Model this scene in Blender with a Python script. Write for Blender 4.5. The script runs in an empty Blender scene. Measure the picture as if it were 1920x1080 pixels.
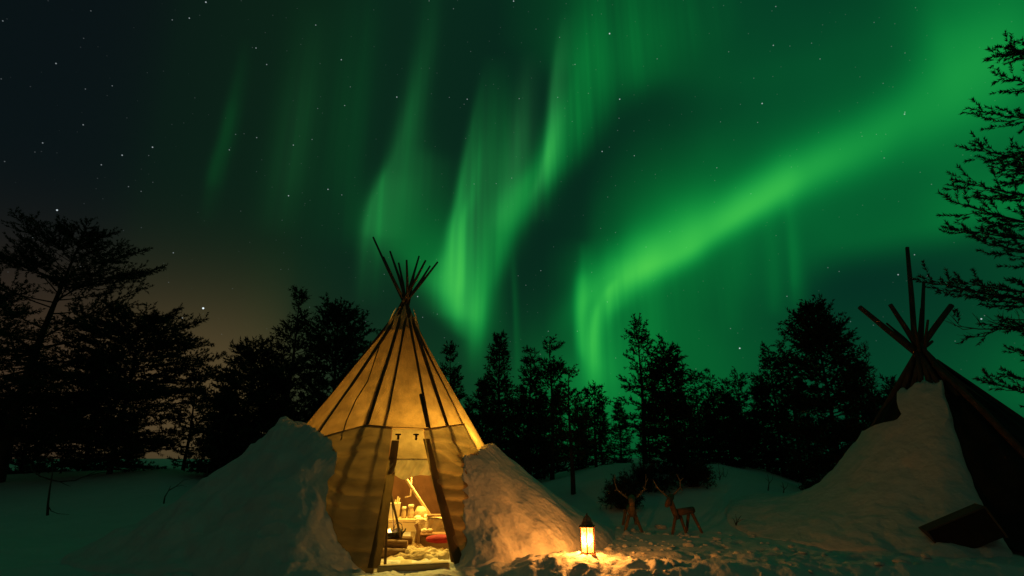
import bpy, math, random
import numpy as np
from mathutils import Vector, Matrix
S = bpy.context.scene
C = S.collection
PI = math.pi
R_ = math.radians

# ------------------------------------------------------------------ camera
CAM_H, PITCH, LENS = 1.2, R_(16.7), 20.0
FPX = 1920 * LENS / 36.0
cd = bpy.data.cameras.new('camera'); cd.lens = LENS; cd.sensor_width = 36; cd.clip_start = 0.05; cd.clip_end = 3000
cam = bpy.data.objects.new('camera', cd); C.objects.link(cam)
cam.location = (0, 0, CAM_H); cam.rotation_euler = (PI / 2 + PITCH, 0, 0)
S.camera = cam
S.view_settings.view_transform = 'Standard'; S.view_settings.look = 'None'
S.view_settings.gamma = 1; S.view_settings.exposure = 0; S.view_settings.use_curve_mapping = False
S.cycles.max_bounces = 8; S.cycles.diffuse_bounces = 5; S.cycles.transmission_bounces = 8; S.cycles.transparent_max_bounces = 12
S.cycles.sample_clamp_indirect = 3.0
S.cycles.use_denoising = True

def ray(px, py):
    a = (px - 960) / FPX; b = (540 - py) / FPX
    d = Vector((a, math.cos(PITCH) - b * math.sin(PITCH), math.sin(PITCH) + b * math.cos(PITCH)))
    return d / d.y
def at(px, py, Y):                                  # the point seen at (px, py) lying Y metres north of the camera
    d = ray(px, py); return Vector((d.x * Y, Y, CAM_H + d.z * Y))
def azel(px, py):
    d = ray(px, py).normalized(); return math.atan2(d.x, d.y), math.asin(d.z)

# ------------------------------------------------------------------ night sky with aurora (world)
W = bpy.data.worlds.new('World'); S.world = W; W.use_nodes = True
nt = W.node_tree; nt.nodes.clear()
def nd(tp, **k):
    n = nt.nodes.new(tp)
    for a, v in k.items(): setattr(n, a, v)
    return n
def setin(n, i, v):
    if isinstance(v, bpy.types.NodeSocket): nt.links.new(v, n.inputs[i])
    else: n.inputs[i].default_value = v
def M(op, *a, clamp=False):
    n = nd('ShaderNodeMath', operation=op, use_clamp=clamp)
    for i, v in enumerate(a): setin(n, i, v)
    return n.outputs[0]
def curve(x, pts):
    if not isinstance(pts, (list, tuple)): return pts
    pts = sorted(pts)
    x0, x1 = pts[0][0], pts[-1][0]; y0 = min(p[1] for p in pts); y1 = max(p[1] for p in pts)
    if y1 - y0 < 1e-9: return y0
    t = M('DIVIDE', M('SUBTRACT', x, x0), x1 - x0, clamp=True)
    n = nd('ShaderNodeFloatCurve'); cv = n.mapping.curves[0]; n.mapping.extend = 'HORIZONTAL'
    q = [((p[0] - x0) / (x1 - x0), (p[1] - y0) / (y1 - y0)) for p in pts]
    cv.points[0].location = q[0]; cv.points[1].location = q[-1]
    for p in q[1:-1]: cv.points.new(*p)
    for p in cv.points: p.handle_type = 'AUTO_CLAMPED'
    n.mapping.update(); setin(n, 1, t)
    return M('MULTIPLY_ADD', n.outputs[0], y1 - y0, y0)
tc = nd('ShaderNodeTexCoord'); DIR = tc.outputs['Generated']
sx = nd('ShaderNodeSeparateXYZ'); nt.links.new(DIR, sx.inputs[0])
AZ = M('ARCTAN2', sx.outputs[0], sx.outputs[1]); EL = M('ARCSINE', sx.outputs[2])
PXR = 1 / (FPX * 1.12)                              # radians for one photo pixel, on average
def gauss(x, wl, wr):
    if wl is not wr:
        s = M('GREATER_THAN', x, 0.0)
        w = M('ADD', M('MULTIPLY', s, wr), M('MULTIPLY', M('SUBTRACT', 1.0, s), wl))
    else: w = wl
    q = M('DIVIDE', x, w)
    return M('EXPONENT', M('MULTIPLY', M('MULTIPLY', q, q), -1.0))
def scale(pts, k): return [(a, b * k) for a, b in pts] if isinstance(pts, (list, tuple)) else pts * k
def curtain(line, wl, wr, amp):
    """A ray or curtain that runs up the sky: line = its course (px), widths to either side and brightness along py."""
    el = {}
    def E_(y):
        xs = sorted(line, key=lambda p: p[1]); x = np.interp(y, [p[1] for p in xs], [p[0] for p in xs]); return azel(x, y)[1]
    cl = [(azel(x, y)[1], azel(x, y)[0]) for x, y in line]
    f = lambda pts: [(E_(y), v * PXR) for y, v in pts] if isinstance(pts, list) else pts * PXR
    wl_ = curve(EL, f(wl)); wr_ = curve(EL, f(wr))
    g = gauss(M('SUBTRACT', AZ, curve(EL, cl)), wl_, wr_)
    return M('MULTIPLY', g, curve(EL, [(E_(y), v) for y, v in amp]))
def band(line, below, above, amp):
    """A band that runs across the sky, widths and brightness along px."""
    def A_(x):
        xs = sorted(line); y = np.interp(x, [p[0] for p in xs], [p[1] for p in xs]); return azel(x, y)[0]
    cl = [azel(x, y) for x, y in line]
    f = lambda pts: [(A_(x), v * PXR) for x, v in pts] if isinstance(pts, list) else pts * PXR
    g = gauss(M('SUBTRACT', EL, curve(AZ, cl)), curve(AZ, f(below)), curve(AZ, f(above)))
    return M('MULTIPLY', g, curve(AZ, [(A_(x), v) for x, v in amp]))
def add(*a):
    r = a[0]
    for b in a[1:]: r = M('ADD', r, b)
    return r
MAIN = [(960, 660), (1040, 610), (1090, 565), (1140, 530), (1200, 503), (1280, 470), (1350, 425), (1420, 380), (1500, 333), (1600, 283), (1700, 226), (1800, 165), (1880, 120), (1960, 80), (2150, 20)]
main_core = band(MAIN, [(1050, 44), (1200, 36), (1350, 30), (1500, 36), (1650, 50), (1850, 80)],
                 [(1050, 40), (1150, 55), (1250, 70), (1400, 48), (1600, 48), (1800, 100)],
                 [(1020, 0), (1070, .04), (1110, .17), (1160, .29), (1230, .43), (1290, .42), (1350, .36), (1430, .36), (1520, .25), (1620, .18), (1720, .13), (1800, .11), (1860, .12), (1960, .08), (2150, 0)])
main_haze = band([(x, y - 40) for x, y in MAIN], 110.0, [(1100, 120), (1300, 170), (1600, 140), (1850, 160)],
                 [(1020, 0), (1090, .02), (1150, .08), (1300, .095), (1450, .08), (1650, .065), (1800, .06), (1950, .05), (2200, 0)])
hook_l = curtain([(1095, 480), (1090, 560), (1091, 620), (1100, 690), (1104, 740)], 13.0, 18.0, [(450, 0), (500, .08), (540, .22), (590, .26), (640, .22), (690, .10), (750, .0)])
hook_r = curtain([(1165, 520), (1135, 560), (1116, 610), (1112, 660), (1116, 720)], 16.0, [(500, 70), (560, 50), (620, 26), (700, 30)], [(480, 0), (520, .10), (560, .20), (620, .28), (670, .22), (710, .10), (770, 0)])
hook_glow = curtain([(1120, 500), (1150, 620), (1130, 720)], 70.0, [(500, 190), (620, 130), (700, 90)], [(440, 0), (520, .06), (600, .10), (680, .10), (730, .07), (800, .03), (860, 0)])
second = curtain([(1190, -160), (1140, 0), (1110, 80), (1085, 150), (1060, 220), (1030, 290), (985, 360), (945, 430), (922, 500), (903, 570), (893, 640)],
                 [(-160, 120), (0, 90), (100, 60), (200, 34), (300, 34), (400, 48), (500, 42), (640, 26)],
                 [(-160, 340), (0, 260), (80, 230), (150, 175), (220, 95), (300, 62), (380, 44), (470, 30), (560, 22), (640, 22)],
                 [(-220, .0), (-100, .04), (0, .060), (90, .10), (180, .13), (260, .16), (330, .17), (420, .17), (500, .17), (570, .16), (620, .10), (670, .03), (720, 0)])
edge_ray = curtain([(1062, 0), (1050, 80), (1040, 160), (1034, 240), (1022, 310), (1000, 370)], 12.0, 26.0, [(20, 0), (90, .04), (180, .10), (260, .14), (320, .11), (380, .03), (420, 0)])
body = curtain([(915, 120), (892, 220), (876, 300), (862, 380), (850, 460), (852, 520), (866, 570), (886, 640)],
               [(120, 14), (300, 12), (440, 16), (500, 34), (560, 52), (600, 40), (640, 16)],
               [(120, 60), (250, 110), (350, 120), (450, 84), (560, 50), (640, 22)],
               [(100, 0), (180, .03), (250, .08), (320, .15), (400, .20), (460, .24), (520, .25), (570, .23), (610, .12), (660, .03), (700, 0)])
body_ray = curtain([(905, 260), (885, 360), (868, 450), (866, 540)], 11.0, 15.0, [(240, 0), (330, .05), (430, .12), (500, .10), (560, 0)])
mid_ray = curtain([(990, 120), (978, 220), (965, 320), (940, 420)], 24.0, 30.0, [(90, 0), (200, .035), (300, .06), (380, .04), (440, 0)])
left_ray = curtain([(818, -60), (805, 60), (790, 130), (770, 210), (745, 290), (715, 350), (695, 400), (684, 460)],
                   [(0, 30), (200, 24), (350, 16), (430, 14)], [(-60, 26), (150, 28), (260, 44), (340, 90), (430, 72), (500, 60)],
                   [(-120, 0), (0, .010), (120, .030), (220, .06), (310, .085), (370, .12), (410, .12), (450, .07), (500, .03), (580, 0)])
fill_lo = band([(700, 420), (770, 480), (840, 545), (900, 600)], 45.0, [(700, 70), (800, 130), (900, 140)], [(640, 0), (720, .06), (800, .12), (850, .14), (910, .05), (960, 0)])
ray_a = curtain([(452, 120), (436, 190), (420, 260), (402, 320), (392, 370)], 11.0, 18.0, [(60, 0), (170, .012), (250, .026), (310, .026), (360, .010), (430, 0)])
ray_b = curtain([(590, 60), (562, 220), (535, 360), (520, 430)], 40.0, 34.0, [(0, 0), (120, .012), (280, .024), (380, .014), (450, 0)])
ray_c = curtain([(690, 40), (670, 180), (650, 330)], 60.0, 34.0, [(-40, 0), (100, .012), (260, .018), (400, .010), (480, 0)])
ray_d = curtain([(1478, 380), (1486, 470), (1490, 560)], 8.0, 14.0, [(340, 0), (420, .03), (500, .05), (545, .03), (590, 0)])
ray_e = curtain([(1440, 400), (1450, 500), (1452, 580)], 14.0, 14.0, [(360, 0), (460, .02), (530, .025), (600, 0)])
ray_f = curtain([(1380, 400), (1376, 500), (1372, 600)], 22.0, 26.0, [(360, 0), (450, .02), (540, .03), (640, 0)])
ray_g = curtain([(962, 500), (966, 580), (970, 680)], 6.0, 8.0, [(460, 0), (580, .035), (640, .03), (720, 0)])
right_lo = band([(1200, 470), (1400, 470), (1560, 450), (1700, 425), (1850, 385), (2100, 320)], [(1200, 130), (1450, 120), (1520, 60), (1600, 42), (1800, 40), (2100, 60)], 160.0,
                [(1150, 0), (1300, .05), (1500, .07), (1700, .085), (1850, .12), (2000, .09), (2400, 0)])
top_right = curtain([(1800, -200), (1775, 0), (1790, 100), (1810, 200)], [(-200, 110), (0, 60), (100, 50), (200, 90)], 110.0, [(-260, 0), (-100, .04), (20, .05), (110, .075), (180, .06), (260, .02), (320, 0)])
top_veil = band([(950, 60), (1200, 110), (1450, 120), (1650, 60), (1800, 20)], [(950, 40), (1100, 60), (1400, 60), (1700, 70)], 210.0, [(930, 0), (1030, .02), (1120, .034), (1300, .040), (1500, .032), (1700, .024), (1900, .03), (2300, 0)])
low_glow = band([(700, 720), (1000, 760), (1300, 720), (1600, 720), (1900, 760), (2200, 760)], 160.0, 150.0, [(640, 0), (820, .02), (960, .055), (1100, .10), (1250, .10), (1420, .065), (1600, .028), (1800, .022), (1950, .03), (2300, 0)])
right_edge = curtain([(1990, 300), (1960, 560), (1960, 760)], 130.0, 200.0, [(250, 0), (380, .03), (560, .02), (700, .045), (800, 0)])

# ray structure: fine upright streaks, slowly changing with height
cmb = nd('ShaderNodeCombineXYZ'); setin(cmb, 0, M('MULTIPLY', AZ, 26.0)); setin(cmb, 1, M('MULTIPLY', EL, 1.6)); cmb.inputs[2].default_value = 3.7
nz = nd('ShaderNodeTexNoise'); nz.inputs['Scale'].default_value = 1.0; nz.inputs['Detail'].default_value = 2.5; nz.inputs['Roughness'].default_value = .55
nt.links.new(cmb.outputs[0], nz.inputs['Vector'])
cm3 = nd('ShaderNodeCombineXYZ'); setin(cm3, 0, M('MULTIPLY', AZ, 75.0)); setin(cm3, 1, M('MULTIPLY', EL, 2.2)); cm3.inputs[2].default_value = 1.3
nz3 = nd('ShaderNodeTexNoise'); nz3.inputs['Scale'].default_value = 1.0; nz3.inputs['Detail'].default_value = 1.5
nt.links.new(cm3.outputs[0], nz3.inputs['Vector'])
streak = add(M('MULTIPLY_ADD', nz.outputs[0], 1.5, -.15), M('MULTIPLY', nz3.outputs[0], .5))
streak = M('MULTIPLY', streak, 1.12)
cm2 = nd('ShaderNodeCombineXYZ'); setin(cm2, 0, M('MULTIPLY', AZ, 4.0)); setin(cm2, 1, M('MULTIPLY', EL, 4.0)); cm2.inputs[2].default_value = 9.1
nz2 = nd('ShaderNodeTexNoise'); nz2.inputs['Scale'].default_value = 1.6; nz2.inputs['Detail'].default_value = 2.0
nt.links.new(cm2.outputs[0], nz2.inputs['Vector'])
patchy = M('MULTIPLY_ADD', nz2.outputs[0], .5, .75)
curt = add(second, edge_ray, body, body_ray, mid_ray, left_ray, hook_l, hook_r, hook_glow, ray_a, ray_b, ray_c, ray_d, ray_e, ray_f, ray_g)
diff = add(main_core, main_haze, fill_lo, right_lo, top_right, top_veil, low_glow, right_edge)
I = add(M('MULTIPLY', curt, streak), M('MULTIPLY', diff, patchy))
I = M('MULTIPLY', I, .92)
pale = add(M('MULTIPLY', mid_ray, .35), M('MULTIPLY', edge_ray, .25), M('MULTIPLY', ray_b, .25), M('MULTIPLY', left_ray, .18), M('MULTIPLY', body, .12))   # ray tops fade to grey-violet
# dim base sky
def pa(x): return azel(x, 500)[0]
baseG = curve(AZ, [(-PI, .012), (-1.6, .006), (pa(0), .0066), (pa(250), .0115), (pa(450), .0160), (pa(700), .0210), (pa(950), .0205), (pa(1250), .0200), (pa(1600), .0220), (pa(1900), .0260), (1.4, .02), (PI, .012)])
zen = curve(EL, [(0.0, 0.0), (.72, 0.0), (1.05, .026), (1.5708, .034)])     # more aurora overhead, above the frame
baseR = curve(AZ, [(-PI, .003), (-1.2, .0026), (pa(0), .0030), (pa(400), .0034), (pa(700), .0030), (pa(1250), .0018), (pa(1900), .0015), (PI, .006)])
baseB = curve(AZ, [(-PI, .008), (-1.2, .0075), (pa(0), .0078), (pa(400), .0082), (pa(700), .0105), (pa(1250), .0115), (pa(1900), .0150), (PI, .008)])
# town glow on the low cloud to the left
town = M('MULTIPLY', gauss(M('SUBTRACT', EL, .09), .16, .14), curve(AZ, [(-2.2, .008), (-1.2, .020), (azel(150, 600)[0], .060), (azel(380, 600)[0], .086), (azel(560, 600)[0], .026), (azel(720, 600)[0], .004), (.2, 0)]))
back = M('MULTIPLY', gauss(M('SUBTRACT', EL, .05), .15, .17), M('MULTIPLY', M('MAXIMUM', M('MULTIPLY', sx.outputs[1], -1.0), 0.0), .075))  # added warm fill light, low in the unseen sky behind the camera
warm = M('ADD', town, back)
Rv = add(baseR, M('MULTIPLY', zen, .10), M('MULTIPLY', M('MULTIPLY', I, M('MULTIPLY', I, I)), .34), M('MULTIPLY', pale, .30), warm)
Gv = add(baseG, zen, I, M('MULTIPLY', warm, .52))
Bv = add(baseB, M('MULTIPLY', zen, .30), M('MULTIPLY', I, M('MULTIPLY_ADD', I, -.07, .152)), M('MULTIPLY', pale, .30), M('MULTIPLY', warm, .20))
# stars
vm = nd('ShaderNodeVectorMath', operation='SCALE'); nt.links.new(DIR, vm.inputs[0]); vm.inputs['Scale'].default_value = 78.0
vo = nd('ShaderNodeTexVoronoi'); vo.inputs['Scale'].default_value = 1.0; vo.inputs['Randomness'].default_value = 1.0
nt.links.new(vm.outputs[0], vo.inputs['Vector'])
vs = nd('ShaderNodeSeparateColor'); nt.links.new(vo.outputs['Color'], vs.inputs[0])
br = M('POWER', vs.outputs[0], 6.0)
star = M('MULTIPLY', M('DIVIDE', M('SUBTRACT', .074, vo.outputs['Distance']), .074, clamp=True), M('MULTIPLY_ADD', br, .50, .045))
star = M('MULTIPLY', star, M('GREATER_THAN', EL, .03))
def spot(px, py, b, r=1.5):
    d = ray(px, py).normalized()
    v = nd('ShaderNodeVectorMath', operation='DISTANCE'); nt.links.new(DIR, v.inputs[0]); v.inputs[1].default_value = d
    return M('MULTIPLY', M('DIVIDE', M('SUBTRACT', r * PXR, v.outputs['Value']), r * PXR * .6, clamp=True), b)
for (x, y, b, r) in [(381, 578, 1.6, 2.6), (107, 394, .9, 2.0), (386, 4, .6, 1.8), (105, 119, .35, 1.6), (229, 291, .45, 1.7), (286, 276, .5, 1.7), (355, 34, .4, 1.6), (190, 309, .3, 1.5),
                  (541, 367, .55, 1.7), (615, 355, .5, 1.7), (550, 272, .4, 1.5), (640, 112, .45, 1.6), (744, 182, .5, 1.7), (876, 186, .4, 1.6), (963, 2, .6, 1.7), (1143, 63, .8, 2.0), (1162, 186, .6, 1.8),
                  (1129, 284, .5, 1.7), (1429, 194, .6, 1.8), (1387, 653, .9, 2.1), (1477, 620, .8, 1.9), (1840, 598, .8, 1.8), (1684, 515, .5, 1.7), (342, 596, .35, 1.6), (325, 474, .3, 1.5), (685, 603, .4, 1.6), (783, 556, .5, 1.7),
                  (480, 90, .35, 1.5), (500, 121, .3, 1.5), (80, 268, .3, 1.5), (156, 234, .3, 1.5), (430, 281, .3, 1.5), (592, 47, .3, 1.5), (1450, 85, .4, 1.6), (1696, 214, .5, 1.6)]:
    star = M('ADD', star, spot(x, y, b * .85, max(r * .78, 1.2)))
Rv = M('ADD', Rv, M('MULTIPLY', star, .82)); Gv = M('ADD', Gv, M('MULTIPLY', star, .95)); Bv = M('ADD', Bv, M('MULTIPLY', star, 1.0))
cc = nd('ShaderNodeCombineColor'); setin(cc, 0, Rv); setin(cc, 1, Gv); setin(cc, 2, Bv)
bg = nd('ShaderNodeBackground'); nt.links.new(cc.outputs[0], bg.inputs[0]); bg.inputs[1].default_value = 1.0
wo = nd('ShaderNodeOutputWorld'); nt.links.new(bg.outputs[0], wo.inputs[0])

# ------------------------------------------------------------------ helpers
def tag(o, label=None, cat=None, group=None, kind=None):
    for k, v in (('label', label), ('category', cat), ('group', group), ('kind', kind)):
        if v: o[k] = v
    return o
def thing(name, loc, label, cat, group=None):
    o = bpy.data.objects.new(name, None); C.objects.link(o); o.location = loc; o.empty_display_size = .1
    return tag(o, label, cat, group)
def mesh_np(name, verts, faces, mat, smooth=False):
    verts = np.asarray(verts, dtype=np.float32); faces = np.asarray(faces, dtype=np.int32)
    me = bpy.data.meshes.new(name); k = faces.shape[1]
    me.vertices.add(len(verts)); me.vertices.foreach_set('co', verts.ravel())
    me.loops.add(faces.size); me.loops.foreach_set('vertex_index', faces.ravel())
    me.polygons.add(len(faces)); me.polygons.foreach_set('loop_start', np.arange(0, faces.size, k, dtype=np.int32))
    me.polygons.foreach_set('use_smooth', np.full(len(faces), smooth))
    me.update(calc_edges=True); me.validate(); me.materials.append(mat)
    return me
def link(name, me, parent=None, loc=None):
    o = bpy.data.objects.new(name, me); C.objects.link(o)
    if parent: o.parent = parent
    if loc is not None: o.location = loc
    return o
class MB:
    """Collects shapes in world space and links them as one mesh object (local to its parent's base)."""
    def __init__(s): s.v = []; s.f = []
    def grid(s, P):                                  # P[i][j] points
        b = len(s.v); n, m = len(P), len(P[0])
        for r in P: s.v += [tuple(p) for p in r]
        for i in range(n - 1):
            for j in range(m - 1):
                s.f.append((b + i * m + j, b + i * m + j + 1, b + (i + 1) * m + j + 1, b + (i + 1) * m + j))
        return s
    def tube(s, pts, rad, n=8, cap=True, wob=0, rng=None):
        pts = [Vector(p) for p in pts]; b = len(s.v); m = len(pts)
        if not isinstance(rad, (list, tuple)): rad = [rad] * m
        up = None
        for i, p in enumerate(pts):
            t = (pts[min(i + 1, m - 1)] - pts[max(i - 1, 0)]).normalized()
            if up is None: up = t.orthogonal().normalized()
            up = (up - t * up.dot(t)).normalized(); sd = t.cross(up)
            for k in range(n):
                a = 2 * PI * k / n; r = rad[i] * (1 + (rng.uniform(-wob, wob) if rng else 0))
                s.v.append(tuple(p + (up * math.cos(a) + sd * math.sin(a)) * r))
        for i in range(m - 1):
            for k in range(n):
                k2 = (k + 1) % n
                s.f.append((b + i * n + k, b + i * n + k2, b + (i + 1) * n + k2, b + (i + 1) * n + k))
        if cap:
            s.f.append(tuple(b + k for k in reversed(range(n)))); s.f.append(tuple(b + (m - 1) * n + k for k in range(n)))
        return s
    def box(s, c, size, mat=None, bev=0.0):
        hx, hy, hz = size[0] / 2, size[1] / 2, size[2] / 2; b = len(s.v); mat = mat or Matrix()
        c = Vector(c); e = min(bev, hx * .9, hy * .9, hz * .9)
        if e <= 0:
            for x, y, z in ((-1, -1, -1), (1, -1, -1), (1, 1, -1), (-1, 1, -1), (-1, -1, 1), (1, -1, 1), (1, 1, 1), (-1, 1, 1)):
                s.v.append(tuple(c + mat @ Vector((x * hx, y * hy, z * hz))))
            for f in ((3, 2, 1, 0), (4, 5, 6, 7), (0, 1, 5, 4), (1, 2, 6, 5), (2, 3, 7, 6), (3, 0, 4, 7)): s.f.append(tuple(b + i for i in f))
            return s
        rings = []
        for z, k in ((-hz, e), (-hz + e, 0), (hz - e, 0), (hz, e)):
            x0, y0 = hx - k, hy - k; q = e if k == 0 else e * .3
            r = [(-x0 + q, -y0), (x0 - q, -y0), (x0, -y0 + q), (x0, y0 - q), (x0 - q, y0), (-x0 + q, y0), (-x0, y0 - q), (-x0, -y0 + q)]
            rings.append([c + mat @ Vector((x, y, z)) for x, y in r])
        for r in rings: s.v += [tuple(p) for p in r]
        for i in range(3):
            for k in range(8): s.f.append((b + i * 8 + k, b + i * 8 + (k + 1) % 8, b + (i + 1) * 8 + (k + 1) % 8, b + (i + 1) * 8 + k))
        s.f.append(tuple(b + k for k in reversed(range(8)))); s.f.append(tuple(b + 24 + k for k in range(8)))
        return s
    def lathe(s, c, prof, n=16, axis=None):
        b = len(s.v); c = Vector(c); q = axis or Matrix()
        for r, z in prof:
            for k in range(n): s.v.append(tuple(c + q @ Vector((r * math.cos(2 * PI * k / n), r * math.sin(2 * PI * k / n), z))))
        for i in range(len(prof) - 1):
            for k in range(n): s.f.append((b + i * n + k, b + i * n + (k + 1) % n, b + (i + 1) * n + (k + 1) % n, b + (i + 1) * n + k))
        s.f.append(tuple(b + k for k in reversed(range(n)))); s.f.append(tuple(b + (len(prof) - 1) * n + k for k in range(n)))
        return s
    def jitter(s, amp, seed=0):
        r = random.Random(seed); s.v = [(x + r.uniform(-amp, amp), y + r.uniform(-amp, amp), z + r.uniform(-amp, amp)) for x, y, z in s.v]; return s
    def build(s, name, mat, parent=None, smooth=False, base=None):
        o = base or (parent_base(parent) if parent else Vector((0, 0, 0)))
        me = bpy.data.meshes.new(name); me.from_pydata([(x - o[0], y - o[1], z - o[2]) for x, y, z in s.v], [], s.f)
        me.update(); me.materials.append(mat)
        if smooth:
            for p in me.polygons: p.use_smooth = True
        ob = link(name, me, parent)
        if base and not parent: ob.location = base
        return ob
def parent_base(p):
    v = Vector((0, 0, 0))
    while p: v += p.location; p = p.parent
    return v
# value noise, vectorised
_tab = np.random.default_rng(5).random(65536)
def vnoise(x, y, s=0):
    xi = np.floor(x).astype(np.int64); yi = np.floor(y).astype(np.int64); fx = x - xi; fy = y - yi
    fx = fx * fx * (3 - 2 * fx); fy = fy * fy * (3 - 2 * fy)
    h = lambda a, b: _tab[(a * 73856093 ^ b * 19349663 ^ (s * 83492791 + 17)) & 65535]
    return (h(xi, yi) * (1 - fx) + h(xi + 1, yi) * fx) * (1 - fy) + (h(xi, yi + 1) * (1 - fx) + h(xi + 1, yi + 1) * fx) * fy
def fbm(x, y, o=4, s=0, g=.5):
    t = 0; a = 1; n = 0
    for k in range(o):
        t = t + a * (vnoise(x * 2 ** k + 31.7 * k, y * 2 ** k - 17.3 * k, s + k) - .5); n += a; a *= g
    return t / n * 2
def ridge(x, y, o=3, s=0):
    t = 0; a = 1
    for k in range(o):
        t = t + a * (1 - np.abs(2 * vnoise(x * 2 ** k + 11.1 * k, y * 2 ** k + 5.3 * k, s + k) - 1)); a *= .5
    return t / 1.75
def sst(a, b, x): t = np.clip((x - a) / (b - a), 0, 1); return t * t * (3 - 2 * t)

# ------------------------------------------------------------------ materials
def material(name, col, rough=.8, var=.0, vscale=6., bump=0., bscale=30., col2=None, metal=0., stretch=(1, 1, 1), spec=.3):
    m = bpy.data.materials.new(name); m.use_nodes = True; t = m.node_tree; b = t.nodes['Principled BSDF']
    b.inputs['Roughness'].default_value = rough; b.inputs['Metallic'].default_value = metal; b.inputs['Specular IOR Level'].default_value = spec
    tcn = t.nodes.new('ShaderNodeTexCoord'); mp = t.nodes.new('ShaderNodeMapping'); mp.inputs['Scale'].default_value = stretch
    t.links.new(tcn.outputs['Object'], mp.inputs[0])
    n = t.nodes.new('ShaderNodeTexNoise'); n.inputs['Scale'].default_value = vscale; n.inputs['Detail'].default_value = 5; t.links.new(mp.outputs[0], n.inputs[0])
    cr = t.nodes.new('ShaderNodeValToRGB'); c2 = col2 or tuple(c * (1 - var) for c in col)
    cr.color_ramp.elements[0].position = .32; cr.color_ramp.elements[1].position = .68
    cr.color_ramp.elements[0].color = (*c2, 1); cr.color_ramp.elements[1].color = (*col, 1)
    t.links.new(n.outputs[0], cr.inputs[0]); t.links.new(cr.outputs[0], b.inputs['Base Color'])
    if bump:
        n2 = t.nodes.new('ShaderNodeTexNoise'); n2.inputs['Scale'].default_value = bscale; n2.inputs['Detail'].default_value = 6; t.links.new(mp.outputs[0], n2.inputs[0])
        bp = t.nodes.new('ShaderNodeBump'); bp.inputs['Strength'].default_value = 1; bp.inputs['Distance'].default_value = bump
        t.links.new(n2.outputs[0], bp.inputs['Height']); t.links.new(bp.outputs[0], b.inputs['Normal'])
    return m
def canvas_material(name, col, col2, trans, tcol, stretch=(1, 1, 1)):
    """Tent cloth: reflects on both sides and lets light through."""
    m = material(name, col, .9, 0, 2.2, .006, 40., col2=col2, stretch=stretch, spec=.1); t = m.node_tree; b = t.nodes['Principled BSDF']
    out = t.nodes['Material Output']; tr = t.nodes.new('ShaderNodeBsdfTranslucent'); mx = t.nodes.new('ShaderNodeMixShader')
    n = t.nodes.new('ShaderNodeTexNoise'); n.inputs['Scale'].default_value = 4.5; n.inputs['Detail'].default_value = 7; n.inputs['Roughness'].default_value = .65
    tcn = t.nodes.new('ShaderNodeTexCoord'); mp = t.nodes.new('ShaderNodeMapping'); mp.inputs['Scale'].default_value = stretch; t.links.new(tcn.outputs['Object'], mp.inputs[0]); t.links.new(mp.outputs[0], n.inputs[0])
    cr = t.nodes.new('ShaderNodeValToRGB'); cr.color_ramp.elements[0].position = .34; cr.color_ramp.elements[1].position = .64
    cr.color_ramp.elements[0].color = (*[c * .50 for c in tcol], 1); cr.color_ramp.elements[1].color = (*tcol, 1)
    t.links.new(n.outputs[0], cr.inputs[0]); t.links.new(cr.outputs[0], tr.inputs[0]); mx.inputs[0].default_value = trans
    t.links.new(b.outputs[0], mx.inputs[1]); t.links.new(tr.outputs[0], mx.inputs[2]); t.links.new(mx.outputs[0], out.inputs[0])
    return m
def emitter(name, col, st):
    m = bpy.data.materials.new(name); m.use_nodes = True; b = m.node_tree.nodes['Principled BSDF']
    b.inputs['Base Color'].default_value = (*col, 1); b.inputs['Emission Color'].default_value = (*col, 1); b.inputs['Emission Strength'].default_value = st
    return m
SNOW = material('snow', (.80, .82, .84), .7, .06, 3., .012, 24., spec=.25)
SNOW_PACK = material('packed_snow', (.78, .79, .80), .75, .12, 4., .030, 9., spec=.2)
BARK = material('pine_bark', (.060, .045, .035), .9, .5, 9., .01, 40., stretch=(1, 1, .25))
NEEDLE = material('pine_needles', (.035, .050, .026), .7, .5, 3.)
NEEDLE2 = material('spruce_needles', (.026, .040, .024), .7, .5, 3.)
TWIG = material('grey_twig', (.07, .055, .045), .9, .3, 12.)
CANVAS = canvas_material('tent_canvas', (.44, .29, .15), (.32, .20, .10), .195, (.61, .36, .145))
SKIRT = canvas_material('tent_skirt_canvas', (.42, .30, .17), (.24, .16, .08), .080, (.57, .37, .165), (.6, .6, 2.6))  # sideways-stretched noise puts the folds' dark shade bands into the cloth colour
PANEL = canvas_material('door_panel_canvas', (.58, .43, .25), (.46, .33, .17), .17, (.66, .46, .22))
STRAP = material('dark_cord', (.075, .055, .032), .9, .35, 12., .004, 50.)
STRAP_CLOTH = canvas_material('dark_strap_cloth', (.22, .155, .075), (.12, .08, .04), .22, (.30, .20, .085))
POLE = material('weathered_pole', (.13, .085, .055), .85, .45, 14., .004, 40., stretch=(1, 1, .2))
POLE_PALE = material('peeled_pole', (.55, .40, .24), .8, .3, 10., .003, 40.)
HIDE_DARK = material('dark_tent_cloth', (.030, .025, .022), .95, .5, 3., .01, 20.)
LINER = material('brown_blanket', (.26, .125, .07), .95, .3, 5., .006, 40.)
WOOD = material('deer_wood', (.32, .20, .11), .85, .4, 12., .006, 30.)
WOOD_RED = material('red_brown_log', (.28, .145, .075), .85, .4, 12., .006, 30.)
ANTLER = material('bare_branch_wood', (.26, .20, .14), .85, .3, 14., .003, 40.)
PLANK = material('pale_plank', (.62, .47, .26), .75, .25, 6., .003, 40., stretch=(.2, 1, 1))
PLANK_DARK = material('brown_plank', (.22, .13, .07), .8, .4, 6., .004, 40., stretch=(.3, 1, 1))
FUR = material('cream_fleece', (.66, .54, .36), .95, .3, 16., .02, 60.)
FUR_BROWN = material('brown_fleece', (.38, .24, .12), .95, .5, 9., .02, 60.)
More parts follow.
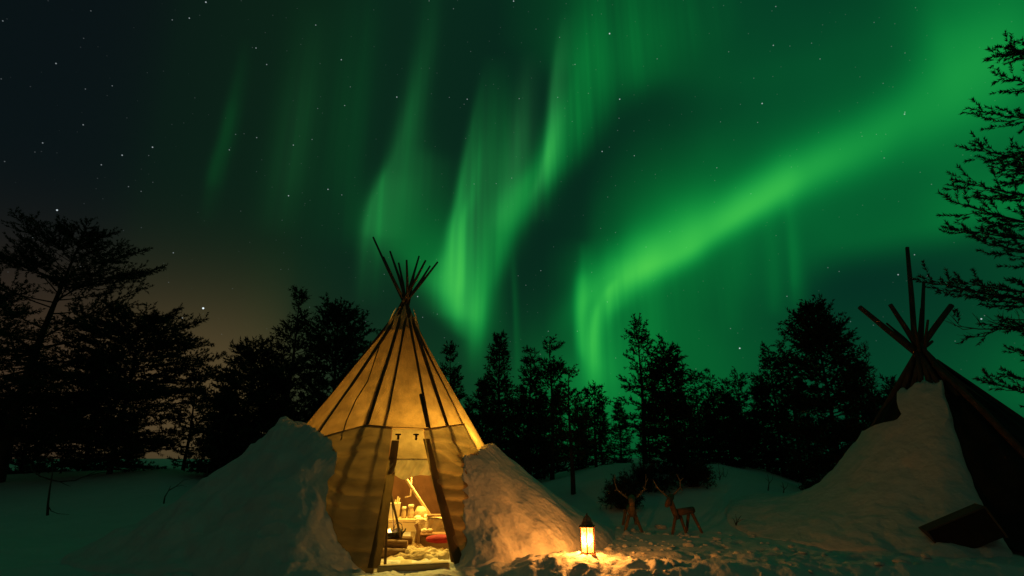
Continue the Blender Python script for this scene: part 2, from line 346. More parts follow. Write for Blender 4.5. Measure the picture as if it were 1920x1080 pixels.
CREAM = material('cream_cloth', (.78, .68, .48), .9, .12, 7., .006, 30.)
RED = material('red_cloth', (.36, .022, .04), .9, .3, 8., .006, 30.)
CLAY = material('stoneware', (.62, .46, .28), .55, .35, 14., .002, 30.)
ENAMEL = material('cream_enamel', (.80, .74, .56), .45, .08, 8.)
IRON = material('dark_iron', (.035, .030, .027), .55, .4, 20., .002, 60., metal=.6)
BRASS = material('aged_copper', (.34, .19, .12), .5, .5, 30., .001, 80., metal=.35)
WAX = material('candle_wax', (.85, .75, .55), .5)
CRATE = material('old_crate_board', (.11, .085, .06), .85, .4, 5., .004, 40., stretch=(.2, 1, 1))
FLAME = emitter('flame', (1, .62, .22), 22.)
EMBER = emitter('fire_glow', (1, .55, .18), 5.)
GLASS = bpy.data.materials.new('frosted_lantern_glass'); GLASS.use_nodes = True
gt = GLASS.node_tree; gt.nodes.clear()
g_o = gt.nodes.new('ShaderNodeOutputMaterial'); g_m = gt.nodes.new('ShaderNodeMixShader'); g_t = gt.nodes.new('ShaderNodeBsdfTransparent'); g_l = gt.nodes.new('ShaderNodeBsdfTranslucent')
g_n = gt.nodes.new('ShaderNodeTexNoise'); g_n.inputs['Scale'].default_value = 28; g_r = gt.nodes.new('ShaderNodeValToRGB')
g_r.color_ramp.elements[0].color = (.42, .27, .075, 1); g_r.color_ramp.elements[1].color = (.70, .50, .20, 1); g_r.color_ramp.elements[0].position = .35; g_r.color_ramp.elements[1].position = .6
g_tc = gt.nodes.new('ShaderNodeTexCoord'); gt.links.new(g_tc.outputs['Object'], g_n.inputs[0]); gt.links.new(g_n.outputs[0], g_r.inputs[0]); gt.links.new(g_r.outputs[0], g_l.inputs[0])
g_t.inputs[0].default_value = (1, .9, .7, 1); g_m.inputs[0].default_value = .45
gt.links.new(g_t.outputs[0], g_m.inputs[1]); gt.links.new(g_l.outputs[0], g_m.inputs[2]); gt.links.new(g_m.outputs[0], g_o.inputs[0])

# ------------------------------------------------------------------ snow ground
CREST_X = [-600, 0, 100, 300, 380, 700, 980, 1060, 1130, 1250, 1350, 1420, 1500, 1700, 2400]
CREST_Z = [.8, .72, .78, .98, .86, .55, .40, .70, .98, 1.05, 1.07, .85, .52, .45, .5]
LAN = at(1103, 1045, 7.35)                           # where the lantern stands
_r = random.Random(14); STEPS = []                   # boot prints trodden from the doorway past the lantern
for x0, y0, x1, y1, n_ in ((-.7, 6.75, 4.6, 7.9, 15), (-.3, 6.9, 1.9, 8.9, 8), (1.7, 6.9, 3.4, 9.4, 9), (-2.9, 6.6, -1.2, 6.75, 6)):
    a_ = math.atan2(y1 - y0, x1 - x0)
    for i_ in range(n_):
        t_ = i_ / n_; o_ = .11 * (1 if i_ % 2 else -1)
        STEPS.append((x0 + (x1 - x0) * t_ - math.sin(a_) * o_ + _r.uniform(-.04, .04), y0 + (y1 - y0) * t_ + math.cos(a_) * o_ + _r.uniform(-.04, .04), a_ - PI / 2 + _r.uniform(-.25, .25)))
def ground_z(x, y):
    x = np.asarray(x, float); y = np.asarray(y, float)
    yy = np.maximum(y, 1.0); px = 960 + 1119 * np.clip(x / yy, -4, 4)
    cz = np.interp(px, CREST_X, CREST_Z); r = np.hypot(x, y)
    z = cz * sst(9.3, 17.5, yy) * (y > 0)
    z = z + .10 * fbm(x * .35, y * .35, 3, 3) * sst(8, 12, r) + .5 * fbm(x * .05, y * .05, 2, 9) * sst(22, 60, r)
    # foreground falls away below the lantern
    z = z - .20 * (1 - sst(6.6, 7.15, y)) * sst(-.9, .2, x) * (r < 30)
    z = z + .085 * np.exp(-((x - LAN.x) ** 2 + ((y - LAN.y) / .8) ** 2) / .5)
    near = 1 - sst(9.5, 14, r)
    z = z + .030 * fbm(x * 1.7, y * 1.7, 4, 21) * near
    # trampled snow between the lantern and the camera
    tr = np.exp(-((y - 7.6) / 1.1) ** 2) * sst(-2.6, -1, x) * (1 - sst(4.5, 7, x))
    z = z + tr * (.105 * (ridge(x * 2.6, y * 3.4, 3, 40) - .5) + .035 * fbm(x * 9, y * 9, 3, 50))
    tr2 = np.exp(-((y - 8.6) / 1.6) ** 2) * sst(2, 3.5, x)
    z = z + tr2 * .05 * (ridge(x * 2.4, y * 2.4, 3, 60) - .5)
    tr3 = np.exp(-((y - 7.2) / .9) ** 2) * (1 - sst(-3.4, -1.6, x)) * sst(-8, -5, x)
    z = z + .05 * fbm(x * .9, y * 2.2, 3, 81) * (1 - sst(-3.5, -1.5, x)) * near + .04 * (ridge(x * 1.6, y * 2.6, 3, 84) - .5) * near
    for fx, fy, fa in STEPS:
        u = (x - fx) * math.cos(fa) + (y - fy) * math.sin(fa); v = -(x - fx) * math.sin(fa) + (y - fy) * math.cos(fa); q = (u / .055) ** 2 + (v / .13) ** 2
        z = z - .055 * np.exp(-q * q) + .016 * np.exp(-((np.sqrt(q) - 1.35) / .3) ** 2)
    return z + tr3 * .05 * (ridge(x * 2.8, y * 2.8, 3, 70) - .5)
def gz(x, y): return float(ground_z(np.array([x]), np.array([y]))[0])
def build_ground():
    rs = list(np.geomspace(.03, 5, 22)[:-1]); r = 5.
    while r < 12: rs.append(r); r *= 1.0052
    while r < 24: rs.append(r); r *= 1.012
    while r < 900: rs.append(r); r *= 1.07
    rs.append(900.)
    an = list(np.arange(-50, 50.01, .2)) + list(np.arange(53, 307.1, 6.0))
    a = np.radians(np.array(an)); rr = np.array(rs)
    RR, AA = np.meshgrid(rr, a, indexing='ij'); X = RR * np.sin(AA); Y = RR * np.cos(AA)
    Z = ground_z(X, Y); n, m = X.shape
    v = np.stack([X, Y, Z], -1).reshape(-1, 3); idx = np.arange(n * m).reshape(n, m); nx = np.roll(idx, -1, 1)
    f = np.stack([idx[:-1], idx[1:], nx[1:], nx[:-1]], -1).reshape(-1, 4)
    me = mesh_np('snow_ground', v, f, SNOW, True)
    o = link('snow_ground', me); tag(o, kind='structure')
    return o
build_ground()

# ------------------------------------------------------------------ lit tent
TA, TB, TR = Vector((-1.807, 9.3, 3.672)), Vector((-1.988, 9.3, 0)), 2.434
class Cone:
    def __init__(s, A, B, R): s.A, s.B, s.R = A, B, R
    def p(s, deg, z, off=0.):
        t = z / s.A.z; c = s.B + (Vector((s.A.x, s.A.y, 0)) - s.B) * t; r = max(s.R * (1 - t), 0) + off; a = R_(deg)
        return Vector((c.x + r * math.sin(a), c.y - r * math.cos(a), z))
    def hit(s, px, py, off=0.):
        d = ray(px, py); zA = s.A.z; kx, ky = (s.A.x - s.B.x) / zA, (s.A.y - s.B.y) / zA
        q0 = (-s.B.x - kx * CAM_H, -s.B.y - ky * CAM_H); q1 = (d.x - kx * d.z, d.y - ky * d.z)
        r0 = s.R * (1 - CAM_H / zA) + off; r1 = -s.R * d.z / zA
        a = q1[0] ** 2 + q1[1] ** 2 - r1 * r1; b = 2 * (q0[0] * q1[0] + q0[1] * q1[1] - r0 * r1); c = q0[0] ** 2 + q0[1] ** 2 - r0 * r0
        t = (-b - math.sqrt(max(b * b - 4 * a * c, 0))) / 2 / a; P = Vector((0, 0, CAM_H)) + d * t
        cx = s.B.x + kx * P.z; cy = s.B.y + ky * P.z
        return math.degrees(math.atan2(P.x - cx, -(P.y - cy))), P.z
tent = Cone(TA, TB, TR)
T = thing('conical_tent', TB, 'glowing canvas lavvu tent lit from inside with its door open', 'tent')
DZ = 1.0                                             # top of the doorway
DL = [(0, 11.2), (.5, 11.6), (DZ, 12.0)]; DR = [(0, 32.0), (.5, 30.8), (DZ, 29.3)]
dl = lambda z: np.interp(z, [a for a, b in DL], [b for a, b in DL]); dr = lambda z: np.interp(z, [a for a, b in DR], [b for a, b in DR])
POLES = [-2.6, 7.0, 33.5, 46.5, 64.5, -33., -78., -120., 178., 120.]
def sag(deg, z):
    """cloth hangs in slightly between poles, with creases"""
    d = min(abs((deg - q + 180) % 360 - 180) for q in POLES)
    s = -.020 * min(d / 9, 1) * math.sin(PI * min(max(z / 3.4, 0), 1))
    return s + .012 * float(fbm(np.array([deg * .09]), np.array([z * 2.2]), 3, 80)[0])
def cloth(degs, zs, off, extra=None):
    return [[tent.p(d, z, off + sag(d, z) + (extra(d, z) if extra else 0)) for d in degs] for z in zs]
SEAM = [(-180, 1.70), (-60, 1.66), (-38, 1.58), (-28, 1.50), (-12, 1.60), (-2.5, 1.66), (12, 1.63), (32, 1.62), (46, 1.67), (64, 1.72), (180, 1.7)]
seam = lambda d: float(np.interp(d, [a for a, b in SEAM], [b for a, b in SEAM]))
mb = MB()
top = lambda d: 3.26 + .04 * math.sin(R_(d) * 5) + (.16 if abs(d) > 110 else 0)
degs = list(np.linspace(29.3, 372.0, 190))
zl = lambda d: seam(d) - .06 if -150 <= d <= 63.5 else -.05
w180 = lambda d: ((d + 180) % 360) - 180
degs = list(np.linspace(-150, 63.5, 120)) + [63.6] + list(np.linspace(64.2, 209.9, 90)) + [210.0]
mb.grid([[tent.p(w180(d), zl(w180(d)) + (top(w180(d)) - zl(w180(d))) * k / 44, sag(w180(d), zl(w180(d)) + (top(w180(d)) - zl(w180(d))) * k / 44)) for d in degs] for k in range(45)])
mb.build('canvas', CANVAS, T, True)
# pale ragged collar of inner cloth between the poles at the smoke hole
rows = []
for k in range(9):
    row = []
    for d in np.linspace(-180, 180, 91):
        z = 3.20 + (.30 + .09 * math.sin(R_(d) * 9) + .06 * math.sin(R_(d) * 4 + 1)) * k / 8; t = z / TA.z; r = .300 - .34 * (z - 3.2) + .012 * math.sin(R_(d) * 11)
        row.append(Vector((TB.x + (TA.x - TB.x) * t + r * math.sin(R_(d)), 9.3 - r * math.cos(R_(d)), z)))
    rows.append(row)
mb = MB(); mb.grid(rows)
mb.build('smoke_hole_collar', PANEL, T, True)
mb = MB(); mb.grid([[tent.p(12.0 + 17.3 * j / 14, z, .020 + .006 * math.sin(z * 31 + j * .4)) for j in range(15)] for z in np.linspace(1.185, 1.585, 20)])
mb.build('door_panel', PANEL, T, True)
# rolled-up flap over the doorway
rg = random.Random(3); mb = MB(); rows = []
for i in range(15):
    row = []
    for j in range(29):
        u = j / 28; d = 12.3 + 16.6 * u; hem = .965 + .05 * math.sin(u * 9 + 1) * (1 - u) + .03 * u
        z = 1.20 + (hem - 1.20) * i / 14
        row.append(tent.p(d, z, .045 + .030 * math.sin(PI * i / 14) + .020 * math.sin(u * 21 + i * .45) * (i / 14) + .012 * math.sin(u * 47 + i * .9)))
    rows.append(row)
mb.grid(rows); mb.build('rolled_flap', canvas_material('flap_canvas', (.66, .54, .36), (.50, .38, .22), .25, (.60, .46, .26)), T, True)
# outer skirt: second layer of cloth, heavy folds
def fold(d, z):
    a = np.array([d * .045]); b = np.array([z * 5.2])
    ph = z * 5.4 + 1.5 * float(fbm(np.array([d * .035]), np.array([z * 1.3]), 3, 91)[0]) + .03 * d
    fr = ph - math.floor(ph); big = .5 + .9 * float(vnoise(np.array([d * .06 + 7]), np.array([math.floor(ph) * 3.1]), 92)[0])
    w = .095 * big * (fr ** .55) * (1 - fr) * 1.7 - .02
    w = w * (1 - min(z / 1.75, 1) ** 4) + .018 * float(fbm(np.array([d * .10]), np.array([z * 4]), 3, 94)[0])
    return w
mb = MB()
def skirt(dfun0, dfun1, nd_, nz_):
    rows = []
    for k in range(nz_ + 1):
        row = []
        for j in range(nd_ + 1):
            u = j / nd_; z0 = 1.64 * k / nz_; d = dfun0(z0) + (dfun1(z0) - dfun0(z0)) * u
            z = seam(d) * k / nz_ ; e = .045 + fold(d, z) * (.35 + .65 * min(u * 6, (1 - u) * 6, 1)) - .02 * (k / nz_) ** 6
            row.append(tent.p(d, z - .02, e + sag(d, z)))
        rows.append(row)
    mb.grid(rows)
sl = lambda z: float(dl(min(z, DZ))) - .3; sr = lambda z: float(dr(min(z, DZ))) + .3
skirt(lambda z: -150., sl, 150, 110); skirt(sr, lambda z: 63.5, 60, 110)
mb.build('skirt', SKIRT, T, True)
mb = MB()                                            # hem rope along the top of the skirt
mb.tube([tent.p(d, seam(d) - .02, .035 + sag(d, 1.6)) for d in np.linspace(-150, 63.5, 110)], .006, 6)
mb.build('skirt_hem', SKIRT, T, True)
# straps either side of the doorway
for a, b in (((741, 826), (701, 1063)), ((796, 823), (859, 1063))):
    d0, z0 = tent.hit(*a); d1, z1 = tent.hit(*b); rows = []
    for k in range(31):
        t = k / 30; d = d0 + (d1 - d0) * t; z = z0 + (z1 - z0) * t; c = tent.p(d, z, .060 + .006 * math.sin(t * 13)); r = tent.R * (1 - z / TA.z)
        wdt = .046 + .018 * t; row = []
        for sgn, o in ((-1, .000), (-.9, .004), (.9, .004), (1, .000)):
            row.append(tent.p(d + math.degrees(sgn * wdt / r), z, .066 + o + .008 * math.sin(t * 13)))
        rows.append(row)
    MB().grid(rows).build('door_strap', STRAP_CLOTH, T, True)
for px in (746, 778):
    d, z = tent.hit(px, 815); c = tent.p(d, z, .06)
    MB().box(c, (.075, .025, .022), None, .006).box(c + Vector((.003, 0, -.04)), (.03, .02, .07), None, .006).build('toggle', STRAP, T)
# poles: run up inside the cloth, cross at the smoke hole and splay out above
tips = {-2.6: 1.28, 7.0: .88, 33.5: 1.02, 46.5: 1.30, 64.5: 1.52, -33.: .95, -78.: .92, -120.: .80, 178.: .74, 120.: .86}
rg = random.Random(11)
for i, d in enumerate(POLES):
    foot = tent.p(d, 0, -.075); a = R_(d + 90); mid = Vector((TA.x, TA.y, TA.z + .06)) + Vector((math.sin(a), -math.cos(a), 0)) * rg.uniform(-.07, .07)
    dirv = (mid - foot).normalized(); end = mid + dirv * tips[d]
    bend = Vector((rg.uniform(-1, 1), rg.uniform(-1, 1), 0)) * .015
    pts = [foot, foot.lerp(mid, .35) + bend * .6, foot.lerp(mid, .7) + bend, mid, mid.lerp(end, .5) + bend, end]
    k = {7.0: .62, 33.5: .72, 64.5: .75}.get(d, 1.0) * rg.uniform(.92, 1.08)
    MB().tube(pts, [.038 * k, .033 * k, .027 * k, .026 * k ** .3, .023 * k ** .3, .016], 8, True, .06, rg).build('pole', POLE, T, True)
# side seams / ties seen as thin dark lines
for pts in ([(712, 650), (690, 715), (668, 750), (650, 790), (640, 826)],):
    q = [tent.p(*tent.hit(*p), .012) for p in pts]; MB().tube(q, .009, 6).build('tie_rope', STRAP, T, True)
d, z = tent.hit(787, 740); d2, z2 = tent.hit(800, 800)
MB().tube([tent.p(d, z, .03), tent.p(d2, z2, .03)], .022, 6).build('batten', STRAP, T, True)
# brown inner hanging on the far side
mb = MB(); mb.grid([[tent.p(dd, z, -.16 + .02 * math.sin(dd * .35) * (2.25 - z)) for dd in np.linspace(-205, -115, 50)] for z in np.linspace(.0, 2.25, 24)])
mb.build('inner_curtain', LINER, T, True)
# lamps that burn inside (the glow in the cloth)
def lamp(name, loc, watts, col, rad=.04):
    l = bpy.data.lights.new(name, 'POINT'); l.energy = watts; l.color = col; l.shadow_soft_size = rad
    o = bpy.data.objects.new(name, l); C.objects.link(o); o.location = loc; return o
lamp('tent_lamp', (-1.30, 8.62, 1.22), 150, (1, .66, .11), .16)
lamp('tent_candle', (-.80, 8.93, 1.45), 42, (1, .68, .12), .04)

# ------------------------------------------------------------------ snow banked against the tent
def bank(name, label, cone, d0, d1, zc, rc, rf, prof, nd_=260, nr=110, amp=.05, seed=0, mat=SNOW_PACK, base=None, wall=.0, smooth=False):
    """Snow heaped against the tent between two bearings: crest height zc(deg), outer foot rf(deg) metres beyond the crest."""
    D = np.linspace(d0, d1, nd_); U = np.linspace(-.35, 1.0, nr) if wall == 0 else np.linspace(-.25, 1.0, nr)
    X = np.zeros((nr, nd_)); Y = X.copy(); Z = X.copy()
    jag = .055 * fbm(D * .45, D * 0 + seed, 3, seed + 41) + .030 * fbm(D * 2.1, D * 0 + 3, 2, seed + 43)
    for j, d in enumerate(D):
        h = zc(d); jg = jag[j] * min(h * 2, 1) * .8; soft = .55 * float(np.clip((-12 - d) / 14, 0, 1)) if d < 0 else .25; t = h / cone.A.z; cx = cone.B.x + (cone.A.x - cone.B.x) * t; cy = cone.B.y + (cone.A.y - cone.B.y) * t
        r0 = cone.R * (1 - t) + rc(d)
        for i, u in enumerate(U):
            if u <= 0: r = r0 + u * .9; z = h + u * .25 + jg
            else: r = r0 + rf(d) * u; z = h * (prof(u, d) * (1 - soft * math.exp(-u * 10)) + soft * math.exp(-u * 10) * (1 - u * u * 2)) + jg * math.exp(-u * 9)
            X[i, j] = cx + r * math.sin(R_(d)); Y[i, j] = cy - r * math.cos(R_(d)); Z[i, j] = z
    G = ground_z(X, Y); UU = np.repeat(U[:, None], nd_, 1)
    out = np.clip(UU, 0, 1)
    Z = np.where(UU > 0, Z + G * out, Z)
    k = np.clip(Z / .25, .15, 1) * (1 - .7 * sst(.75, 1, out))
    Z = Z + k * amp * ((2.6 if smooth else 1.5) * fbm(X * 1.5, Y * 1.5, 2 if smooth else 4, seed) + (.45 if smooth else .9) * (ridge(X * 2.1, Y * 2.1 + Z, 2 if smooth else 3, seed + 20) - .5) + (.26 if smooth else .45) * fbm(X * 6 + Z * 3, Y * 6, 3, seed + 30) + (.8 * np.exp(-((out - .02) / .14) ** 2)) * fbm(X * 4.5, Y * 4.5 + Z * 3, 3, seed + 33))
    X = X + k * amp * 1.2 * fbm(Y * 2.3 + 9, Z * 2.3, 3, seed + 5); Y = Y + k * amp * 1.2 * fbm(X * 2.3, Z * 2.3 + 4, 3, seed + 9)
    Z = Z - .14 * sst(.90, 1, out)
    base = base or Vector((float(X.mean()), float(Y.mean()), 0))
    v = np.stack([X - base.x, Y - base.y, Z], -1).reshape(-1, 3); idx = np.arange(nr * nd_).reshape(nr, nd_)
    f = np.stack([idx[:-1, :-1], idx[:-1, 1:], idx[1:, 1:], idx[1:, :-1]], -1).reshape(-1, 4)
    o = link(name, mesh_np(name, v, f, mat, True)); o.location = base
    return tag(o, label, 'snow bank')
I_ = lambda xs, ys: (lambda d: float(np.interp(d, xs, ys)))
bank('snow_bank', 'large dark green-lit snow bank heaped against the left side of the glowing tent', tent, -178, 9,
     I_([-178, -140, -100, -75, -55, -35, -22, -14, -9.5, -6, 0, 4, 9], [1.1, 1.40, 1.62, 1.72, 1.70, 1.60, 1.46, 1.32, 1.0, .62, .34, .16, .0]),
     I_([-178, -100, -75, -60, -40, -20, -8, 9], [.20, .26, .34, .30, .18, .10, .08, .05]),
     I_([-178, -140, -110, -85, -60, -35, -15, -6, 2, 9], [2.0, 2.3, 2.6, 2.7, 2.5, 1.9, 1.45, 1.1, .65, .25]),
     lambda u, d: (1 - u) ** (1.5 if d < -50 else 1.05 + .45 * min(max((-20 - d) / 30, 0), 1)), 420, 170, .085, 110)
bank('snow_bank', 'amber snow bank heaped against the right side of the glowing tent beside the lantern', tent, 33, 172,
     I_([33, 36, 40, 44, 48, 54, 62, 80, 110, 140, 172], [.0, .22, .60, .95, 1.20, 1.30, 1.33, 1.40, 1.40, 1.2, 1.0]),
     I_([33, 45, 60, 90, 172], [.04, .06, .08, .14, .2]),
     I_([33, 38, 46, 55, 70, 85, 100, 130, 172], [.18, .55, .98, 1.15, 1.45, 1.8, 2.1, 2.2, 2.2]),
     lambda u, d: (1 - u) ** 1.12, 380, 160, .036, 150, smooth=True)

# ------------------------------------------------------------------ things inside the tent
def P(px, py, Y): return at(px, py, Y)
# threshold
c = P(775, 1066, 7.0)
t_ = MB(); t_.box((c.x, 7.02, .035), (.80, .10, .07), Matrix.Rotation(R_(16), 3, 'Z'), .012)
tag(t_.build('threshold_board', PLANK, base=Vector((c.x, 7.02, 0))), 'pale wooden threshold board lying across the tent doorway', 'board')
rows = [[Vector((-1.62 + 1.25 * i / 24 + .10 * j / 20, 7.05 + .85 * j / 20 + .25 * i / 24, .03 + .02 * math.sin(i * .9 + j * .4) + .012 * math.sin(i * 2.1))) for i in range(25)] for j in range(21)]
tag(MB().grid(rows).build('floor_cloth', CREAM, smooth=True, base=Vector((-1.1, 7.5, 0))), 'cream cloth spread on the floor just inside the tent doorway', 'cloth')
# low bench with a plank top
bx = P(775, 985, 8.75); bz = .36
b = thing('low_bench', (bx.x, 8.85, 0), 'pale plank bench across the back of the lit tent holding jars', 'bench')
MB().box((bx.x, 8.82, bz), (1.5, .34, .045), None, .008).build('bench_top', PLANK, b)
MB().box((bx.x, 8.665, bz - .085), (1.46, .025, .12), None, .004).build('apron', PLANK, b)
for sx_ in (-.66, .02, .66): MB().box((bx.x + sx_, 8.72, (bz - .15) / 2), (.09, .05, bz - .15), None, .006).build('leg', PLANK, b)
def noisy_blob(c, r, seed, mat, name, label, cat, n=28, m=18, amp=.18, flat=None):
    rows = []
    for i in range(m + 1):
        th = PI * i / m; row = []
        for j in range(n + 1):
            ph = 2 * PI * (j % n) / n; q = Vector((math.sin(th) * math.cos(ph), math.sin(th) * math.sin(ph), math.cos(th)))
            k = 1 + amp * float(fbm(np.array([q.x * 2 + seed]), np.array([q.y * 2 + q.z * 1.7]), 4, seed)[0])
            z = q.z * r[2] * k
            row.append(Vector((c[0] + q.x * r[0] * k, c[1] + q.y * r[1] * k, max(c[2] + z, c[2] - r[2] * .75))))
        rows.append(row)
    return tag(MB().grid(rows).build(name, mat, smooth=True, base=Vector((c[0], c[1], c[2] - r[2] * .75))), label, cat)
top_z = bz + .0225
# pail with utensils
q = P(736, 968, 8.8); k_ = thing('enamel_pail', (q.x, 8.8, top_z), 'cream enamel pail of brushes standing on the left end of the bench', 'pail')
MB().lathe((q.x, 8.8, top_z), [(.085, 0), (.098, .01), (.108, .20), (.113, .205), (.106, .207), (.095, .03)], 20).build('pail_body', ENAMEL, k_, True)
for i, (dx, dy, h_) in enumerate(((.05, .02, .29), (.075, -.02, .27), (.03, -.03, .25))):
    MB().tube([(q.x + dx * .6, 8.8 + dy, top_z + .03), (q.x + dx * 1.2, 8.8 + dy, top_z + h_)], [.008, .012], 6).build('brush', POLE_PALE, k_)
for px, h_, r_, lab in ((757, .15, .038, 'small stoneware jug beside the pail on the tent bench'), (770, .185, .050, 'taller pale stoneware jar with a wide lid in the middle of the tent bench')):
    q = P(px, 968, 8.78); j_ = thing('stoneware_jar', (q.x, 8.78, top_z), lab, 'jar', 'stoneware on the tent bench')
    MB().lathe((q.x, 8.78, top_z), [(r_ * .8, 0), (r_, .02), (r_ * .95, h_ * .45), (r_ * .66, h_ * .68), (r_ * .62, h_ * .8)], 18).build('jar_body', CLAY, j_, True)
    MB().lathe((q.x, 8.78, top_z + h_ * .8), [(r_ * .8, 0), (r_ * .88, .01), (r_ * .86, .03), (r_ * .7, .036)], 18).build('lid', ENAMEL, j_, True)
q = P(789, 966, 8.8); noisy_blob((q.x, 8.8, top_z + .07), (.095, .07, .09), 4, CLAY, 'bread_loaf', 'round brown loaf leaning on the tent bench right of the jars', 'loaf')
q = P(803, 973, 8.74); noisy_blob((q.x, 8.74, top_z + .025), (.07, .06, .035), 6, ENAMEL, 'folded_cloth', 'small pale folded cloth at the right end of the tent bench', 'cloth')
q = P(783, 976, 8.7); noisy_blob((q.x, 8.70, top_z + .018), (.05, .04, .025), 8, CREAM, 'bread_roll', 'small pale roll lying in front of the round loaf', 'roll')
# hide draped over the bench
q = P(800, 990, 8.6); rows = []
for i in range(17):
    row = []
    for j in range(23):
        u = j / 22; x = q.x - .16 + .42 * u; s = i / 16
        y = 8.70 - .09 * min(s * 4, 1) - .01; z = top_z + .012 - max(0, s - .22) * (.26 + .05 * math.sin(u * 7))
        row.append(Vector((x, y + .014 * math.sin(u * 19 + s * 5), z + .008 * math.sin(u * 13))))
    rows.append(row)
tag(MB().grid(rows).build('draped_hide', FUR, smooth=True, base=Vector((q.x, 8.6, 0))), 'pale fleece draped over the front of the tent bench', 'hide')
q = P(815, 981, 8.62); tag(MB().box((q.x, 8.63, top_z + .05), (.24, .12, .03), Matrix.Rotation(.1, 3, 'Z'), .01).build('wooden_tray', WOOD_RED, base=Vector((q.x, 8.63, top_z + .03))), 'reddish wooden tray on the fleece at the right end of the bench', 'tray')
# chest in front of the bench
q = P(812, 1020, 8.4); ch = thing('wooden_chest', (q.x, 8.4, 0), 'low brown wooden chest in front of the bench behind the red cushion', 'chest')
MB().box((q.x, 8.42, .10), (.44, .22, .20), None, .01).build('chest_body', PLANK_DARK, ch)
MB().box((q.x, 8.42, .215), (.46, .24, .028), None, .008).build('lid', WOOD_RED, ch)
for i, px in enumerate((795, 806)):
    q = P(px, 1004, 8.4); noisy_blob((q.x, 8.38, .255), (.045, .035, .034), 12 + i, ENAMEL if i == 0 else CLAY, 'small_bundle', ('whitish small bundle lying on the brown chest lid', 'brown small bundle lying on the brown chest lid')[i], 'bundle')
# carved post
q = P(780, 1012, 8.25); q0 = P(782, 1035, 8.25)
tag(MB().tube([(q0.x, 8.25, .0), (q0.x - .01, 8.24, .15), (q0.x + .01, 8.25, .28), (q0.x - .03, 8.25, .36)], [.04, .035, .03, .034], 9, True, .12, random.Random(4)).build('carved_post', WOOD, base=Vector((q0.x, 8.25, 0))), 'short gnarled wooden post standing in front of the bench', 'post')
# fire pan on a log hearth
q = P(722, 1022, 8.15)
hb = thing('log_hearth', (q.x + .05, 8.1, 0), 'dark hearth of stacked logs at the left of the tent doorway', 'hearth')
for i, (yy, z, r_) in enumerate(((7.75, .06, .06), (7.86, .155, .05), (8.05, .06, .06), (8.2, .16, .055))):
    MB().tube([(q.x - .2, yy, z), (q.x + .1, yy + .02, z + .005), (q.x + .34, yy + .01, z)], [r_, r_ * 1.05, r_ * .95], 10, True, .06, random.Random(i)).build('log', PLANK_DARK, hb, True)
fp = thing('fire_pan', (q.x, 8.1, .21), 'dark iron pan with a bright fire on the log hearth', 'fire pan')
MB().lathe((q.x, 8.1, .21), [(.08, 0), (.15, .02), (.19, .07), (.185, .075), (.14, .035), (.02, .03)], 22).build('pan', IRON, fp, True)
mb = MB(); rg = random.Random(8)
for i in range(9):
    a = rg.uniform(0, 6.28); r_ = rg.uniform(0, .10); x, y = q.x + r_ * math.cos(a), 8.1 + r_ * math.sin(a); h_ = rg.uniform(.05, .11)
    mb.lathe((x, y, .245), [(.022, 0), (.03, .02), (.016, h_ * .6), (.002, h_)], 8)
mb.build('fire', EMBER, fp, True)
q = P(746, 1012, 8.2); kt = thing('iron_kettle', (q.x, 8.18, .2), 'small blackened kettle beside the fire pan', 'kettle')
MB().lathe((q.x, 8.18, .2), [(.04, 0), (.065, .02), (.07, .06), (.05, .10), (.02, .115)], 16).build('kettle_body', IRON, kt, True)
MB().tube([(q.x - .06, 8.18, .29), (q.x - .045, 8.18, .36), (q.x, 8.18, .385), (q.x + .045, 8.18, .36), (q.x + .06, 8.18, .29)], .006, 6).build('handle', IRON, kt, True)
MB().tube([(q.x + .055, 8.18, .25), (q.x + .09, 8.18, .28), (q.x + .10, 8.18, .31)], [.014, .01, .008], 8).build('spout', IRON, kt, True)
lamp('hearth_fire_light', (q.x - .12, 8.1, .36), 3.0, (1, .52, .16), .05)
# cooking tripod in the doorway with its chain
tp = P(727, 902, 7.75); trp = thing('cooking_tripod', (tp.x, 7.75, 0), 'dark pole tripod with a hanging chain just inside the tent doorway', 'tripod')
for ft in (P(722, 1060, 7.15), P(758, 1030, 8.0), Vector((tp.x - .25, 8.3, 0))):
    ft = Vector((ft.x, ft.y, .02)); MB().tube([ft, ft.lerp(tp, .5) + Vector((.006, 0, 0)), tp + (tp - ft).normalized() * .06], [.017, .016, .013], 8, True, .05, random.Random(2)).build('leg', POLE, trp, True)
MB().tube([tp, tp + Vector((.045, .2, -.35)), tp + Vector((.05, .3, -.6))], .006, 6).build('chain', IRON, trp, True)
# two peeled poles leaning inside
for a, b_, lab in (((758, 893, 8.5), (806, 966, 9.0), 'thicker peeled pole leaning high at the right inside the tent doorway'), ((772, 890, 8.7), (770, 930, 8.75), 'short peeled stick hanging crosswise behind the leaning pole')):
    p0, p1 = P(*a), P(*b_)
    if lab.startswith('thicker'):
        p1 = p1 + (p1 - p0).normalized() * .55
        tag(MB().tube([p0 + (p0 - p1).normalized() * .3, p0.lerp(p1, .5), p1], [.020, .024, .026], 9, True, .05, random.Random(6)).build('leaning_pole', POLE_PALE, smooth=True, base=p1), lab, 'pole')
    else:
        tag(MB().tube([p0 + Vector((-.02, 0, .35)), p0.lerp(p1, .5), p1, p1 + Vector((-.08, 0, -.02))], [.010, .010, .012, .012], 8).build('hanging_stick', POLE_PALE, smooth=True, base=p1), lab, 'stick')
